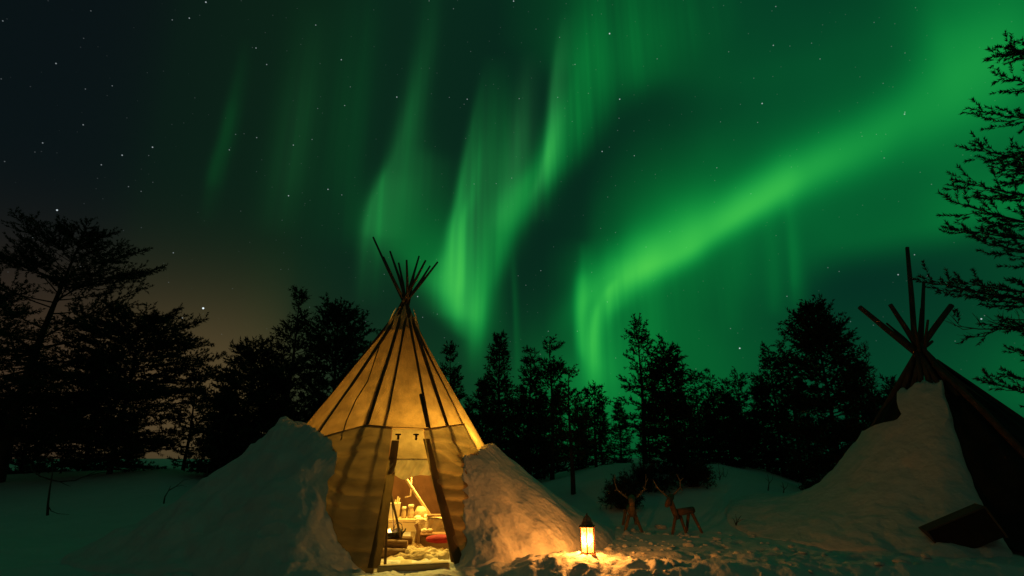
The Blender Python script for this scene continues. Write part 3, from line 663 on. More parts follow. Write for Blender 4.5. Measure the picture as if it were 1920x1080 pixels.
# fleeces and a red cushion on the floor
def fleece(px, py, Y, sx_, sy_, h_, seed, mat, label):
    q = P(px, py, Y); n, m = 40, 26; rows = []
    for i in range(m + 1):
        row = []
        for j in range(n + 1):
            u, v = j / n * 2 - 1, i / m * 2 - 1; e = max(0, 1 - (abs(u) ** 3 + abs(v) ** 3)) ** .5
            k = float(fbm(np.array([u * 3 + seed]), np.array([v * 3]), 4, seed)[0])
            row.append(Vector((q.x + u * sx_ * (1 + .12 * k), Y + v * sy_ * (1 + .12 * k), .025 + h_ * e * (.75 + .6 * k))))
        rows.append(row)
    return tag(MB().grid(rows).build('fleece', mat, smooth=True, base=Vector((q.x, Y, 0))), label, 'fleece')
fleece(785, 1038, 7.85, .34, .26, .10, 21, FUR, 'thick cream fleece heaped on the tent floor in front of the chest')
fleece(826, 1045, 7.75, .22, .24, .10, 27, CREAM, 'smooth cream fleece at the right edge of the tent floor')
fleece(765, 1032, 8.15, .22, .20, .12, 33, FUR_BROWN, 'brown fleece bundle beside the short wooden post')
q = P(824, 1030, 8.0); noisy_blob((q.x, 8.02, .20), (.19, .13, .055), 9, RED, 'cushion', 'red cushion lying on the fleeces at the right of the doorway', 'cushion', amp=.12)

# ------------------------------------------------------------------ lantern on the snow
LZ = gz(LAN.x, LAN.y) + .0
LB = Vector((LAN.x, LAN.y, LZ))
L = thing('lantern', LB, 'tall hexagonal metal lantern burning on the snow beside the tent', 'lantern')
L.scale = (.93, .93, .93); HR = .092; rot0 = R_(18)
def hexpt(k, r, z): a = rot0 + k * PI / 3; return Vector((LB.x + r * math.cos(a), LB.y + r * math.sin(a), LB.z + z))
def hexring(prof): 
    b = MB(); P_ = [[hexpt(k % 6, r, z) for k in range(7)] for r, z in prof]; b.grid(P_)
    n = len(b.v); b.f.append(tuple(range(5, -1, -1))); b.f.append(tuple(range(n - 7, n - 1))); return b
hexring([(HR + .020, -.02), (HR + .022, .012), (HR + .008, .020), (HR + .006, .032)]).build('base', BRASS, L)
for k in range(6):
    a, c = hexpt(k, HR, .032), hexpt(k, HR, .315)
    MB().box((a + c) / 2, (.017, .017, .283), Matrix.Rotation(rot0 + k * PI / 3, 3, 'Z'), .003).build('post', BRASS, L)
    p0, p1, p2, p3 = hexpt(k, HR - .004, .036), hexpt(k + 1, HR - .004, .036), hexpt(k + 1, HR - .004, .312), hexpt(k, HR - .004, .312)
    e = (p1 - p0) * .09
    MB().grid([[p0 + e, p1 - e], [p3 + e, p2 - e]]).build('glass_pane', GLASS, L)
    m_ = (p2 + p3) / 2 + Vector((0, 0, -.03)); dirn = (p1 - p0).normalized(); nrm = Vector((0, 0, 1)).cross(dirn) * -1
    fr = MB()
    for s_, z_ in ((-1, 0), (1, 0), (0, -.014), (0, .012)):
        fr.box(m_ + dirn * .014 * s_ + Vector((0, 0, z_)), (.012, .003, .016), Matrix.Rotation(math.atan2(dirn.y, dirn.x), 3, 'Z'))
    fr.build('fretwork', BRASS, L)
hexring([(HR + .006, .312), (HR + .024, .320), (HR + .026, .332), (HR + .006, .345), (HR - .012, .352)]).build('eave', BRASS, L)
hexring([(HR - .014, .350), (HR - .010, .362), (HR - .018, .380), (HR - .034, .388)]).build('gallery', BRASS, L)
for k in range(6):
    p0, p1 = (hexpt(k, HR - .030, .386) + hexpt(k + 1, HR - .030, .386)) / 2, hexpt(k + .5, .014, .455)
    a, c = hexpt(k, HR - .030, .386), hexpt(k, .015, .458)
    mid = hexpt(k, HR - .046, .425); MB().tube([a, mid, c], [.006, .005, .004], 6).build('dome_rib', BRASS, L)
hexring([(HR - .042, .386), (HR - .056, .424), (.014, .452), (.008, .456)]).build('dome', material('smoky_copper', (.62, .38, .27), .4, .4, 30., metal=.2), L)
MB().lathe((LB.x, LB.y, LB.z + .452), [(.014, 0), (.018, .008), (.007, .016), (.011, .024), (.003, .036)], 10).build('finial', BRASS, L, True)
MB().lathe((LB.x, LB.y, LB.z + .03), [(.034, 0), (.034, .085), (.028, .09), (.004, .087)], 16).build('candle', WAX, L, True)
MB().lathe((LB.x, LB.y, LB.z + .118), [(.003, 0), (.014, .018), (.016, .032), (.009, .058), (.001, .085)], 12).build('flame', FLAME, L, True)
lamp('lantern_candle_light', (LB.x, LB.y, LB.z + .155), 118, (1, .37, .07), .035)

# ------------------------------------------------------------------ dark tent at the right, half under snow
RA, RB, RR_ = Vector((7.604, 10.5, 3.116)), Vector((7.757, 10.247, 0)), 2.517
dark = Cone(RA, RB, RR_)
D_ = thing('conical_tent', RB, 'dark unlit pole tent at the right edge, half buried under snow', 'tent')
rg = random.Random(21)
mb = MB(); rows = []
for k in range(31):
    z = -.1 + 2.60 * k / 30
    rows.append([dark.p(d, z, .02 * math.sin(d * .4) + .03 * float(fbm(np.array([d * .05]), np.array([z * 2]), 3, 200)[0])) for d in np.linspace(-180, 180, 150)])
mb.grid(rows); mb.build('dark_cover', HIDE_DARK, D_, True)
mb = MB(); rows = []                                  # loose flap of cover reaching up towards the pole crossing on the right
for k in range(16):
    z = 2.45 + .42 * k / 15
    rows.append([dark.p(d, z, .05 + .015 * math.sin(d * .3)) for d in np.linspace(28, 150 - 3 * k, 40)])
mb.grid(rows); mb.build('upper_flap', HIDE_DARK, D_, True)
cross = Vector((RA.x, RA.y, RA.z))
def dpole(foot_deg, tip, r0, r1, k=0):
    foot = dark.p(foot_deg, .05, -.08); cr_ = cross + Vector((rg.uniform(-.10, .10), rg.uniform(-.08, .08), rg.uniform(-.12, .05)))
    MB().tube([foot, foot.lerp(cr_, .5), cr_, cr_.lerp(tip, .5) + Vector((rg.uniform(-.02, .02), 0, 0)), tip], [r0, r0 * .98, r0 * .95, (r0 + r1) / 2, r1], 8, True, .08, rg).build('pole', POLE, D_, True)
for fd, tip, r0, r1 in ((95, (1612, 576, 10.1), .068, .042), (70, (1669, 571, 10.3), .062, .036), (20, (1701, 464, 10.9), .060, .034), (-25, (1732, 530, 10.9), .052, .030), (-110, (1784, 573, 10.5), .062, .052),
                        (130, (1662, 606, 10.4), .030, .018), (-60, (1727, 578, 10.6), .028, .018), (-80, (1748, 640, 10.7), .035, .025), (160, (1715, 610, 10.2), .035, .02), (-150, (1740, 600, 10.0), .03, .02)):
    dpole(fd, P(*tip), r0, r1)
for d0_ in (-82, -66, -50, -38, -24, -10, 6):                    # stubs bundled below the crossing
    f_ = dark.p(d0_, 2.2, -.03); MB().tube([f_, cross + Vector((rg.uniform(-.06, .06), rg.uniform(-.06, .06), .12))], [.05, .04], 8, True, .1, rg).build('pole', POLE, D_, True)
a_, b_ = P(1768, 700, 9.9), P(1935, 868, 8.75)
MB().tube([a_ + (a_ - b_) * .12, a_.lerp(b_, .5) + Vector((.02, 0, .03)), b_ + (b_ - a_) * .2], [.045, .055, .06], 8, True, .1, rg).build('outer_pole', POLE, D_, True)
a_, b_ = P(1755, 676, 10.4), P(1935, 800, 10.1)
MB().tube([a_, a_.lerp(b_, .5), b_ + (b_ - a_) * .3], [.04, .045, .05], 8, True, .1, rg).build('outer_pole', POLE, D_, True)
# the snow that covers its front
def right_snow():
    nz_, nd_ = 130, 170; X = np.zeros((nz_, nd_)); Y = X.copy(); Z = X.copy()
    for i in range(nz_):
        s = i / (nz_ - 1); z = 2.52 * (1 - s)
        dR = float(np.interp(z, [0, .5, 1.05, 1.7, 2.2, 2.5, 2.7], [-31, -32, -32.5, -30, -24, -16, -14]))
        dL = float(np.interp(z, [0, 1.60, 1.72, 1.82, 1.93, 2.3, 2.7], [-185, -172, -125, -72, -68, -84, -95]))
        for j in range(nd_):
            u = j / (nd_ - 1); d = dL + (dR - dL) * u; e = min(u, 1 - u) * 2; rim = min(e * 7, 1) ** .5
            ft = max(0, 1 - z / 1.0)
            th = (.16 + .16 * max(0, 1.5 - z)) * rim + (1.10 * ft ** 2.2) * (.45 + .55 * min(u * 3, 1)) * (1 if u < .8 else (1 - (u - .8) * 3.2)) + (0 if z < 2.44 else -2.2 * (z - 2.44))
            p = dark.p(d, z, th - .03); X[i, j], Y[i, j], Z[i, j] = p
    G = ground_z(X, Y); Z = Z + G * sst(.8, 0, Z) if False else Z + G * (1 - sst(0, .9, Z))
    k = .045
    n1 = 1.4 * fbm(X * 1.3 + Z, Y * 1.3, 4, 300) + .6 * fbm(X * 5 + Z * 3, Y * 5, 3, 310)
    Z2 = Z + k * n1 * (Z < 2.5) + .16 * fbm(X * 5, Y * 5, 3, 330) * sst(2.25, 2.45, Z); X = X + k * .8 * fbm(Y * 3, Z * 3, 3, 320)
    Z2[-1] -= .12
    base = Vector((6.3, 9.2, 0)); v = np.stack([X - base.x, Y - base.y, Z2], -1).reshape(-1, 3); idx = np.arange(nz_ * nd_).reshape(nz_, nd_)
    f = np.stack([idx[:-1, :-1], idx[1:, :-1], idx[1:, 1:], idx[:-1, 1:]], -1).reshape(-1, 4)
    o = link('snow_bank', mesh_np('snow_bank', v, f, SNOW_PACK, True)); o.location = base
    tag(o, 'tall smooth snow bank plastered up the front of the dark tent', 'snow bank')
right_snow()
# crate tipped into the snow
cx_ = P(1803, 998, 7.95); Mx = Matrix.Rotation(R_(-22), 3, 'Z') @ Matrix.Rotation(R_(-25), 3, 'Y') @ Matrix.Rotation(R_(2), 3, 'X')
cr = thing('wooden_crate', (cx_.x, cx_.y, cx_.z - .2), 'dark wooden crate tipped over in the snow by the dark tent', 'crate')
MB().box(cx_, (.72, .34, .36), Mx, .008).build('crate_body', HIDE_DARK, cr)
for s_ in (-1, 0, 1): MB().box(cx_ + Mx @ Vector((0, s_ * .117, .192)), (.76, .112, .022), Mx, .004).build('lid_board', CRATE, cr)
for s_ in (-1, 1): MB().box(cx_ + Mx @ Vector((s_ * .37, 0, 0)), (.022, .37, .40), Mx, .004).build('end_board', CRATE, cr)
# dark tarpaulin spilling from the tent at the far right
q = P(1890, 1020, 7.7); rows = []
for i in range(21):
    row = []
    for j in range(31):
        u, v = j / 30, i / 20; x = 6.35 + 1.5 * u; y = 7.55 + 1.1 * v + .2 * u
        row.append(Vector((x, y, gz(x, y) + .04 + .30 * v * v * (1 - .2 * u) + .05 * float(fbm(np.array([x * 2.5]), np.array([y * 2.5]), 3, 401)[0]) + .05 * math.sin(PI * u))))
    rows.append(row)
tag(MB().grid(rows).build('tarpaulin', HIDE_DARK, smooth=True, base=Vector((7.1, 8, 0))), 'dark crumpled tarpaulin on the snow at the right corner beside the crate', 'tarpaulin')

# ------------------------------------------------------------------ two reindeer made of logs
def log(a, b, r0, r1, name, mat, root, mid=None, n=9, seed=0):
    a, b = Vector(a), Vector(b); pts = [a, (a.lerp(b, .5) + Vector(mid)) if mid else a.lerp(b, .5), b]
    return MB().tube(pts, [r0, (r0 + r1) / 2 * 1.03, r1], n, True, .07, random.Random(seed)).build(name, mat, root, True)
def antler(pts, tines, root, r=.019):
    pts = [Vector(p) for p in pts]; mb = MB(); n = len(pts)
    mb.tube(pts, [r * (1 - .7 * i / (n - 1)) for i in range(n)], 7, True, .06, random.Random(n))
    for i, off in tines: mb.tube([pts[i], pts[i] + Vector(off) * .55, pts[i] + Vector(off)], [r * .6, r * .45, r * .2], 6)
    mb.build('antler', ANTLER, root, True)
Y0 = 10.3
g0 = gz(P(1185, 990, Y0).x, Y0)
dA = thing('reindeer_figure', (P(1185, 990, Y0).x, Y0, g0), 'wooden reindeer figure of logs facing the camera, nearer the lantern', 'reindeer figure', 'log reindeer in the snow')
def Q(px, py, Y, dz=0): v = P(px, py, Y); return Vector((v.x, v.y, v.z + dz))
log(Q(1186, 962, Y0 - .12), Q(1180, 952, Y0 + .55), .068, .060, 'body', WOOD, dA, seed=1)
log(Q(1186, 968, Y0 - .12), Q(1184, 938, Y0 - .16), .052, .046, 'neck', WOOD, dA, seed=2)
log(Q(1185, 946, Y0 - .40), Q(1184, 934, Y0 - .05), .040, .062, 'head', WOOD, dA, seed=3)
for a, b in (((1179, 966, Y0 - .1), (1171, 994, Y0 - .15)), ((1191, 966, Y0 - .1), (1205, 993, Y0 - .15)), ((1173, 956, Y0 + .5), (1167, 986, Y0 + .5)), ((1188, 958, Y0 + .5), (1193, 986, Y0 + .55))):
    p0, p1 = Q(*a), Q(*b); p1.z = min(p1.z, gz(p1.x, p1.y)) - .03; log(p0, p1, .030, .022, 'leg', WOOD, dA, seed=int(a[0]))
antler([Q(1177, 934, Y0), Q(1166, 926, Y0), Q(1157, 918, Y0 + .03), Q(1153, 905, Y0 + .03), Q(1153, 890, Y0)], [(2, (-.05, 0, -.02)), (3, (-.03, -.06, .08)), (1, (-.02, -.08, .05))], dA)
antler([Q(1192, 934, Y0), Q(1201, 926, Y0), Q(1208, 918, Y0 + .02), Q(1211, 905, Y0), Q(1211, 889, Y0)], [(2, (.06, 0, .01)), (3, (.03, -.06, .07)), (1, (0, -.08, .06)), (2, (-.02, .0, .07))], dA)
Y1 = 10.05; g1 = gz(P(1280, 1000, Y1).x, Y1)
dB = thing('reindeer_figure', (P(1280, 998, Y1).x, Y1, g1), 'wooden reindeer figure of reddish logs turned sideways, further from the lantern', 'reindeer figure', 'log reindeer in the snow')
log(Q(1266, 962, Y1), Q(1300, 956, Y1 + .12), .056, .052, 'body', WOOD_RED, dB, seed=5)
log(Q(1270, 972, Y1 - .02), Q(1256, 938, Y1 - .10), .048, .043, 'neck', WOOD_RED, dB, seed=6)
log(Q(1250, 948, Y1 - .26), Q(1258, 931, Y1 - .02), .036, .055, 'head', WOOD_RED, dB, seed=7)
for a, b in (((1267, 966, Y1 - .06), (1259, 994, Y1 - .12)), ((1275, 966, Y1 + .03), (1289, 1002, Y1 - .1)), ((1291, 962, Y1 + .15), (1287, 994, Y1 + .15)), ((1297, 961, Y1 + .12), (1318, 997, Y1))):
    p0, p1 = Q(*a), Q(*b); p1.z = min(p1.z, gz(p1.x, p1.y)) - .03; log(p0, p1, .028, .020, 'leg', WOOD_RED, dB, seed=int(a[0]))
antler([Q(1251, 931, Y1), Q(1243, 924, Y1), Q(1235, 917, Y1), Q(1229, 908, Y1), Q(1224, 899, Y1)], [(2, (-.06, 0, .04)), (1, (-.01, -.08, .04))], dB)
antler([Q(1261, 930, Y1), Q(1268, 922, Y1 + .02), Q(1276, 914, Y1 + .03), Q(1275, 902, Y1 + .03), Q(1269, 889, Y1)], [(2, (.03, 0, -.06)), (3, (.05, -.04, .05))], dB)

# ------------------------------------------------------------------ trees
def blades(P0, Dv, L_, R, k, w, rng):
    """Needle shoots: k needles (thin triangles) along every shoot."""
    n = len(P0)
    if n == 0: return np.zeros((0, 3)), np.zeros((0, 3), int)
    P0 = np.repeat(P0, k, 0); Dv = np.repeat(Dv, k, 0); LL = np.repeat(L_, k)[:, None]
    t = rng.random((n * k, 1)) ** .8; q = rng.normal(size=(n * k, 3)); q -= Dv * (q * Dv).sum(1, keepdims=True); q /= np.linalg.norm(q, axis=1, keepdims=True) + 1e-9
    nd_ = Dv * .75 + q * .75; side = np.cross(nd_, rng.normal(size=(n * k, 3))); side /= np.linalg.norm(side, axis=1, keepdims=True) + 1e-9
    b = P0 + Dv * LL * t; tip = b + nd_ * R * (.7 + .6 * rng.random((n * k, 1)))
    v = np.stack([b - side * w, b + side * w, tip], 1).reshape(-1, 3)
    return v, np.arange(n * k * 3).reshape(-1, 3)
class TubeBuf:
    def __init__(s): s.v = []; s.f = []; s.n = 0
    def tube(s, pts, rad, n=5):
        pts = np.asarray(pts, float); m = len(pts); t = np.gradient(pts, axis=0); t /= np.linalg.norm(t, axis=1, keepdims=True) + 1e-9
        ref = np.array([0, 0, 1.]) if abs(t[0, 2]) < .8 else np.array([1., 0, 0])
        u = np.cross(t, ref); u /= np.linalg.norm(u, axis=1, keepdims=True) + 1e-9; w = np.cross(t, u)
        a = np.arange(n) * 2 * PI / n; ring = pts[:, None] + (u[:, None] * np.cos(a)[None, :, None] + w[:, None] * np.sin(a)[None, :, None]) * np.asarray(rad)[:, None, None]
        s.v.append(ring.reshape(-1, 3)); idx = np.arange(m * n).reshape(m, n) + s.n; nx = np.roll(idx, -1, 1)
        s.f.append(np.stack([idx[:-1], nx[:-1], nx[1:], idx[1:]], -1).reshape(-1, 4)); s.n += m * n
    def mesh(s, name, mat): return mesh_np(name, np.vstack(s.v), np.vstack(s.f), mat, True)
def gen_tree(seed, H, wid, cb=.08, prof=.8, gap=.26, per=5, e0=0., e1=38., curl=18., L=.24, R=.085, k=7, w=.012, start=.25, tr=None, space=.16, lean=(0, 0), drop=.12, twig=.42, needle=NEEDLE, shape=None, tubes=False, wig=.04, dens=1.0):
    """One conifer: tapered trunk with limbs (one mesh) and needle shoots in clumps (another)."""
    rng = np.random.default_rng(seed); tb = TubeBuf(); tr = tr or .013 * H + .02
    zz = np.linspace(0, 1, 12); axis = np.stack([lean[0] * zz ** 1.5 + wig * H * .2 * np.sin(zz * 5 + seed), lean[1] * zz ** 1.5 + wig * H * .2 * np.cos(zz * 4 + seed * 2), zz * H], 1)
    axis[:, :2] -= axis[0, :2]; axis[0, 2] -= .3
    tb.tube(axis, tr * (1 - zz * .93), 8)
    SP, SD, SL = [], [], []
    def shoots(pts, s0, ln, sp, spread=.6):
        pts = np.asarray(pts); seg = np.linalg.norm(np.diff(pts, axis=0), axis=1); cum = np.concatenate([[0], np.cumsum(seg)]); tot = cum[-1]
        for s in np.arange(s0 * tot, tot + 1e-6, sp / dens):
            i = min(np.searchsorted(cum, s, side='right') - 1, len(seg) - 1); f = (s - cum[i]) / max(seg[i], 1e-6); p = pts[i] * (1 - f) + pts[i + 1] * f
            d = (pts[i + 1] - pts[i]) / max(seg[i], 1e-6); d = d + rng.normal(size=3) * spread * .6; d[2] += .12; d /= np.linalg.norm(d)
            SP.append(p); SD.append(d); SL.append(ln * rng.uniform(.7, 1.2))
    z = cb * H
    while z < H * .985:
        t = min(max((z / H - cb) / (1 - cb), 0), 1); ax = np.array([np.interp(z, axis[:, 2], axis[:, i]) for i in (0, 1)] + [z])
        pr = max(shape(t), .02) if shape else (1 - t) ** prof * min(1, .55 + t * 3)
        n = max(3, int(rng.poisson(per))); a0 = rng.random() * 6.28
        for q in range(n):
            if rng.random() < drop: continue
            az = a0 + q * 2 * PI / n + rng.normal() * .35; ln = max(.10 * (1 + H * .03), wid * pr * rng.uniform(.55, 1.15)); el = R_(e0 + (e1 - e0) * t ** 1.3 + rng.normal() * 8)
            m = 6; s = np.linspace(0, 1, m); ee = el + R_(curl) * (s - .3); step = ln / (m - 1)
            pts = [ax + np.array([0, 0, rng.normal() * gap * .3])]; aa = az
            for i in range(1, m):
                aa += rng.normal() * .12; pts.append(pts[-1] + step * np.array([math.cos(aa) * math.cos(ee[i]), math.sin(aa) * math.cos(ee[i]), math.sin(ee[i])]))
            pts = np.array(pts); tb.tube(pts, np.linspace(max(tr * (1 - z / H) * .42, .008), .004, m) if ln > .25 else np.linspace(.008, .003, m), 5)
            if k: shoots(pts, max(start, .15), L, space)
            nt_ = int(2 + ln / (.20 if ln < 1.2 else .24))
            for g in range(nt_):
                f = start + (1 - start) * (g + rng.random()) / nt_; i = min(int(f * (m - 1)), m - 2); p = pts[i] + (pts[i + 1] - pts[i]) * (f * (m - 1) - i)
                d = pts[i + 1] - pts[i]; d /= np.linalg.norm(d); sd = np.cross(d, [0, 0, 1.]); sd /= np.linalg.norm(sd) + 1e-9
                sgn = 1 if g % 2 else -1; tl = twig * ln * (1.15 - f) * rng.uniform(.6, 1.2) + .06; td = d * .6 + sd * sgn * rng.uniform(.5, .9) + np.array([0, 0, rng.normal() * .16 + .06]); td /= np.linalg.norm(td)
                e_ = p + td * tl; mid = (p + e_) / 2 + np.array([0, 0, -.03 * tl])
                if tubes or not k: tb.tube([p, mid, e_], [.007, .005, .003] if k else [.006, .004, .002], 4)
                if k: shoots([p, mid, e_], .25, L, space)
                if not k:
                    for _ in range(3):
                        b_ = mid + (e_ - mid) * rng.random(); o_ = td * .5 + sd * rng.normal() * .5 + np.array([0, 0, rng.normal() * .3]); tb.tube([b_, b_ + o_ * tl * .5], [.003, .0015], 3)
        z += gap * rng.uniform(.7, 1.3) * (1 - .35 * t)
    tm = tb.mesh('trunk', BARK)
    if not k: return tm, None
    v, f = blades(np.array(SP), np.array(SD), np.array(SL), R, k, w, rng)
    return tm, mesh_np('crown', v, f, needle)
def plant(name, meshes, x, y, label, cat='tree', group=None, rot=0., sc=1.0, z=None, sz=None):
    o = thing(name, (x, y, (gz(x, y) if z is None else z) - .05), label, cat, group); o.rotation_euler = (0, 0, rot); o.scale = (sc, sc, sz or sc)
    link('trunk', meshes[0], o)
    if meshes[1]: link('crown', meshes[1], o)
    return o
def tree_px(name, px, py, Y, half, label, seed, group=None, **kw):
    """A tree whose tip shows at (px, py) when it stands Y metres away; half = crown half-width in photo pixels."""
    tp = P(px, py, Y); g = gz(tp.x, Y); H = tp.z - g; wd = half / FPX * Y * 1.05
    return plant(name, gen_tree(seed, H, wd, **kw), tp.x, Y, label, 'tree', group)
# --- big pine and its neighbours on the left
pine_shape = lambda t: (.35 + 2.2 * t) if t < .22 else (1.0 - .12 * (t - .22) if t < .62 else .93 * max(0, 1 - ((t - .62) / .38) ** 1.7) + .10)
g = gz(-12.6, 15.4); tpx = P(158, 440, 15.4)
plant('pine_tree', gen_tree(3, tpx.z - g, 2.75, cb=.16, gap=.30, per=5, e0=-4, e1=30, curl=12, L=.16, R=.060, k=15, w=.011, start=.34, space=.078, shape=pine_shape, lean=(tpx.x + 13.2, 0), drop=.10, twig=.46, tubes=True, tr=.17),
      -13.2, 15.4, 'tallest broad pine at the left edge with long level limbs and a thick leaning trunk')
tree_px('pine_tree', 262, 590, 16.2, 160, 'wide low pine spreading over the snow right of the tallest left pine', 5, cb=.06, gap=.22, per=6, e0=-6, e1=24, curl=10, L=.17, R=.060, k=15, w=.013, start=.2, space=.075, shape=pine_shape, tubes=True, drop=.06)
tree_px('pine_tree', -25, 540, 17.4, 140, 'tall dense pine cut off by the left picture edge', 8, cb=.08, gap=.28, per=6, e0=-4, e1=28, L=.2, R=.07, k=11, w=.015, start=.2, space=.10, shape=pine_shape)
tree_px('pine_tree', 205, 650, 18.6, 120, 'dense dark pine behind the wide low pine at the left', 9, cb=.04, gap=.26, per=6, L=.24, R=.085, k=11, w=.02, start=.1, space=.12)
tree_px('pine_tree', 372, 695, 17.6, 56, 'small slender pine between the left pines and the gap in the sky', 12, cb=.08, gap=.26, per=5, L=.22, R=.08, k=11, w=.016, start=.2, space=.12)
tree_px('pine_tree', 90, 670, 19.5, 120, 'shorter dark pine behind the trunk of the tallest left pine', 14, cb=.03, gap=.26, per=6, L=.24, R=.085, k=11, w=.02, start=.1, space=.12)
# --- left of the lit tent
clump_shape = lambda t: (.9 - .3 * t) if t < .45 else (.52 + .35 * math.sin((t - .45) * 9)) * (1.1 - t) + .06
tree_px('pine_tree', 558, 540, 16.6, 108, 'tall ragged pine with bare gaps left of the glowing tent', 17, cb=.05, gap=.30, per=5, e0=2, e1=42, L=.22, R=.075, k=12, w=.017, start=.3, space=.095, shape=clump_shape, drop=.14)
tree_px('pine_tree', 641, 572, 17.6, 88, 'bushy pine directly behind the left slope of the glowing tent', 19, cb=.05, gap=.27, per=6, e0=4, e1=40, L=.22, R=.08, k=12, w=.018, start=.2, space=.10, shape=lambda t: .95 - .25 * t if t < .6 else .8 * (1 - ((t - .6) / .4) ** 2) + .1)
tree_px('pine_tree', 480, 638, 15.8, 92, 'broad dense pine standing left of the ragged pine', 23, cb=.03, gap=.24, per=6, e0=0, e1=34, L=.22, R=.08, k=12, w=.018, start=.15, space=.10, drop=.05, shape=lambda t: .75 + .6 * t if t < .4 else 1.0 * (1 - ((t - .4) / .6) ** 1.6) + .1)
tree_px('pine_tree', 432, 735, 15.4, 70, 'short dense pine at the foot of the left snow bank', 25, cb=.02, gap=.2, per=6, L=.2, R=.08, k=11, w=.018, start=.1, space=.11, drop=.04)
tree_px('pine_tree', 520, 690, 17.4, 110, 'dark bushy pine just above the crest of the left snow bank', 26, cb=.02, gap=.22, per=6, L=.22, R=.08, k=11, w=.018, start=.1, space=.11, drop=.03)
# --- middle
mid = dict(gap=.27, per=5, e0=-2, e1=44, L=.24, R=.095, k=11, w=.019, space=.125)
tree_px('pine_tree', 846, 648, 19.5, 54, 'dark pine peeping out behind the right slope of the glowing tent', 31, cb=.03, start=.2, **mid)
tree_px('pine_tree', 940, 623, 19.0, 58, 'dense cone-shaped pine, first full tree right of the glowing tent', 33, cb=.03, start=.15, prof=.6, drop=.04, **mid)
tree_px('pine_tree', 991, 653, 20.0, 44, 'slim pine second right of the glowing tent', 35, cb=.10, start=.25, prof=.55, **mid)
tree_px('pine_tree', 1030, 634, 18.5, 52, 'loose pine with an uneven top in the middle of the tree row', 37, cb=.10, start=.3, prof=.5, **mid)
tree_px('pine_tree', 1068, 684, 13.8, 46, 'thin pine with a long bare trunk standing forward in the snow clearing', 39, cb=.32, gap=.24, per=5, e0=-6, e1=40, L=.18, R=.065, k=12, w=.015, start=.25, space=.10, tr=.06)
tree_px('pine_tree', 1112, 722, 19.0, 36, 'low airy pine in the dip left of the tall paired pines', 41, cb=.15, start=.3, prof=.5, **mid)
tree_px('pine_tree', 1192, 598, 17.8, 54, 'tall open pine, left one of the pair above the reindeer figures', 43, cb=.12, gap=.30, per=5, e0=-4, e1=46, L=.22, R=.075, k=12, w=.017, start=.3, space=.10, prof=.55, drop=.16)
tree_px('spruce_tree', 1246, 634, 15.5, 68, 'dense spruce reaching the snow, right one of the pair behind the reindeer figures', 45, cb=.01, gap=.22, per=7, e0=-12, e1=40, L=.22, R=.080, k=11, w=.018, start=.1, space=.11, prof=.55, drop=.02, needle=NEEDLE2)
for i, (px, py, Y, hf, lab) in enumerate(((1300, 693, 21, 26, 'slim pine right of the dense spruce with a pointed open top'), (1333, 697, 22, 28, 'rounded pine, second right of the dense spruce'),
                                         (1384, 697, 22.5, 31, 'flat-topped pine midway between the dense spruce and the great dark pine'), (1357, 716, 20, 28, 'low pine wedged between two taller ones right of the spruce'),
                                         (1418, 703, 20, 28, 'pale-gapped small pine left of the twin-topped pines'))):
    tree_px('pine_tree', px, py, Y, hf, lab, 50 + i, cb=.05, start=.2, prof=.5, **mid)
tree_px('pine_tree', 1438, 652, 19, 34, 'taller left one of the twin-topped pines beside the great dark pine', 61, cb=.05, start=.25, prof=.4, **mid)
tree_px('pine_tree', 1470, 654, 18.5, 34, 'right one of the twin-topped pines touching the great dark pine', 62, cb=.05, start=.2, prof=.4, **mid)
tree_px('pine_tree', 1524, 575, 15.2, 84, 'great dark dense pine left of the snow-covered tent', 63, cb=.01, gap=.22, per=7, e0=-6, e1=46, L=.20, R=.075, k=12, w=.017, start=.15, space=.095, drop=.05, shape=lambda t: .75 + .5 * t if t < .4 else (.95 - .35 * (t - .4)) * max(0, 1 - ((t - .4) / .6) ** 2.2) ** .8 + .12)
tree_px('bare_tree', 1624, 638, 13.6, 42, 'thin leafless sapling leaning beside the great dark pine', 64, cb=.15, gap=.16, per=4, e0=10, e1=45, k=0, tr=.035, prof=.7, drop=.05)
tree_px('pine_tree', 1664, 712, 17, 48, 'short pine behind the left edge of the snow-covered tent', 65, cb=.03, start=.15, prof=.6, **mid)
tree_px('pine_tree', 1600, 690, 18.5, 60, 'middling pine half hidden behind the leafless sapling', 66, cb=.03, start=.15, prof=.5, **mid)
# --- second rank: low dark filling trees, one mesh family shared by copies
fam = [gen_tree(100 + i, 4.2, .95, cb=.02, gap=.24, per=6, e0=-4, e1=40, L=.26, R=.10, k=9, w=.022, start=.1, space=.16, prof=.6, drop=.04) for i in range(4)]
rg = random.Random(5)
spots = [(x, Y) for x, Y in [(60, 24), (240, 25), (410, 21), (450, 22), (520, 21), (590, 20), (640, 22), (700, 21), (760, 23), (820, 22), (880, 24), (930, 23), (905, 21), (960, 21.5), (985, 25), (1020, 20.5), (1045, 25), (1085, 22), (1100, 26), (1130, 21.5), (1165, 24), (1220, 22), (1270, 20), (1310, 24), (1350, 25.5), (1395, 24.5), (1440, 23), (1480, 22), (1520, 21), (1560, 20), (1610, 21.5), (1650, 20), (1700, 22), (1290, 27), (1330, 20), (1410, 19.5), (1375, 18.8), (1005, 22), (-40, 20), (1760, 23), (1820, 22), (1880, 24)]]
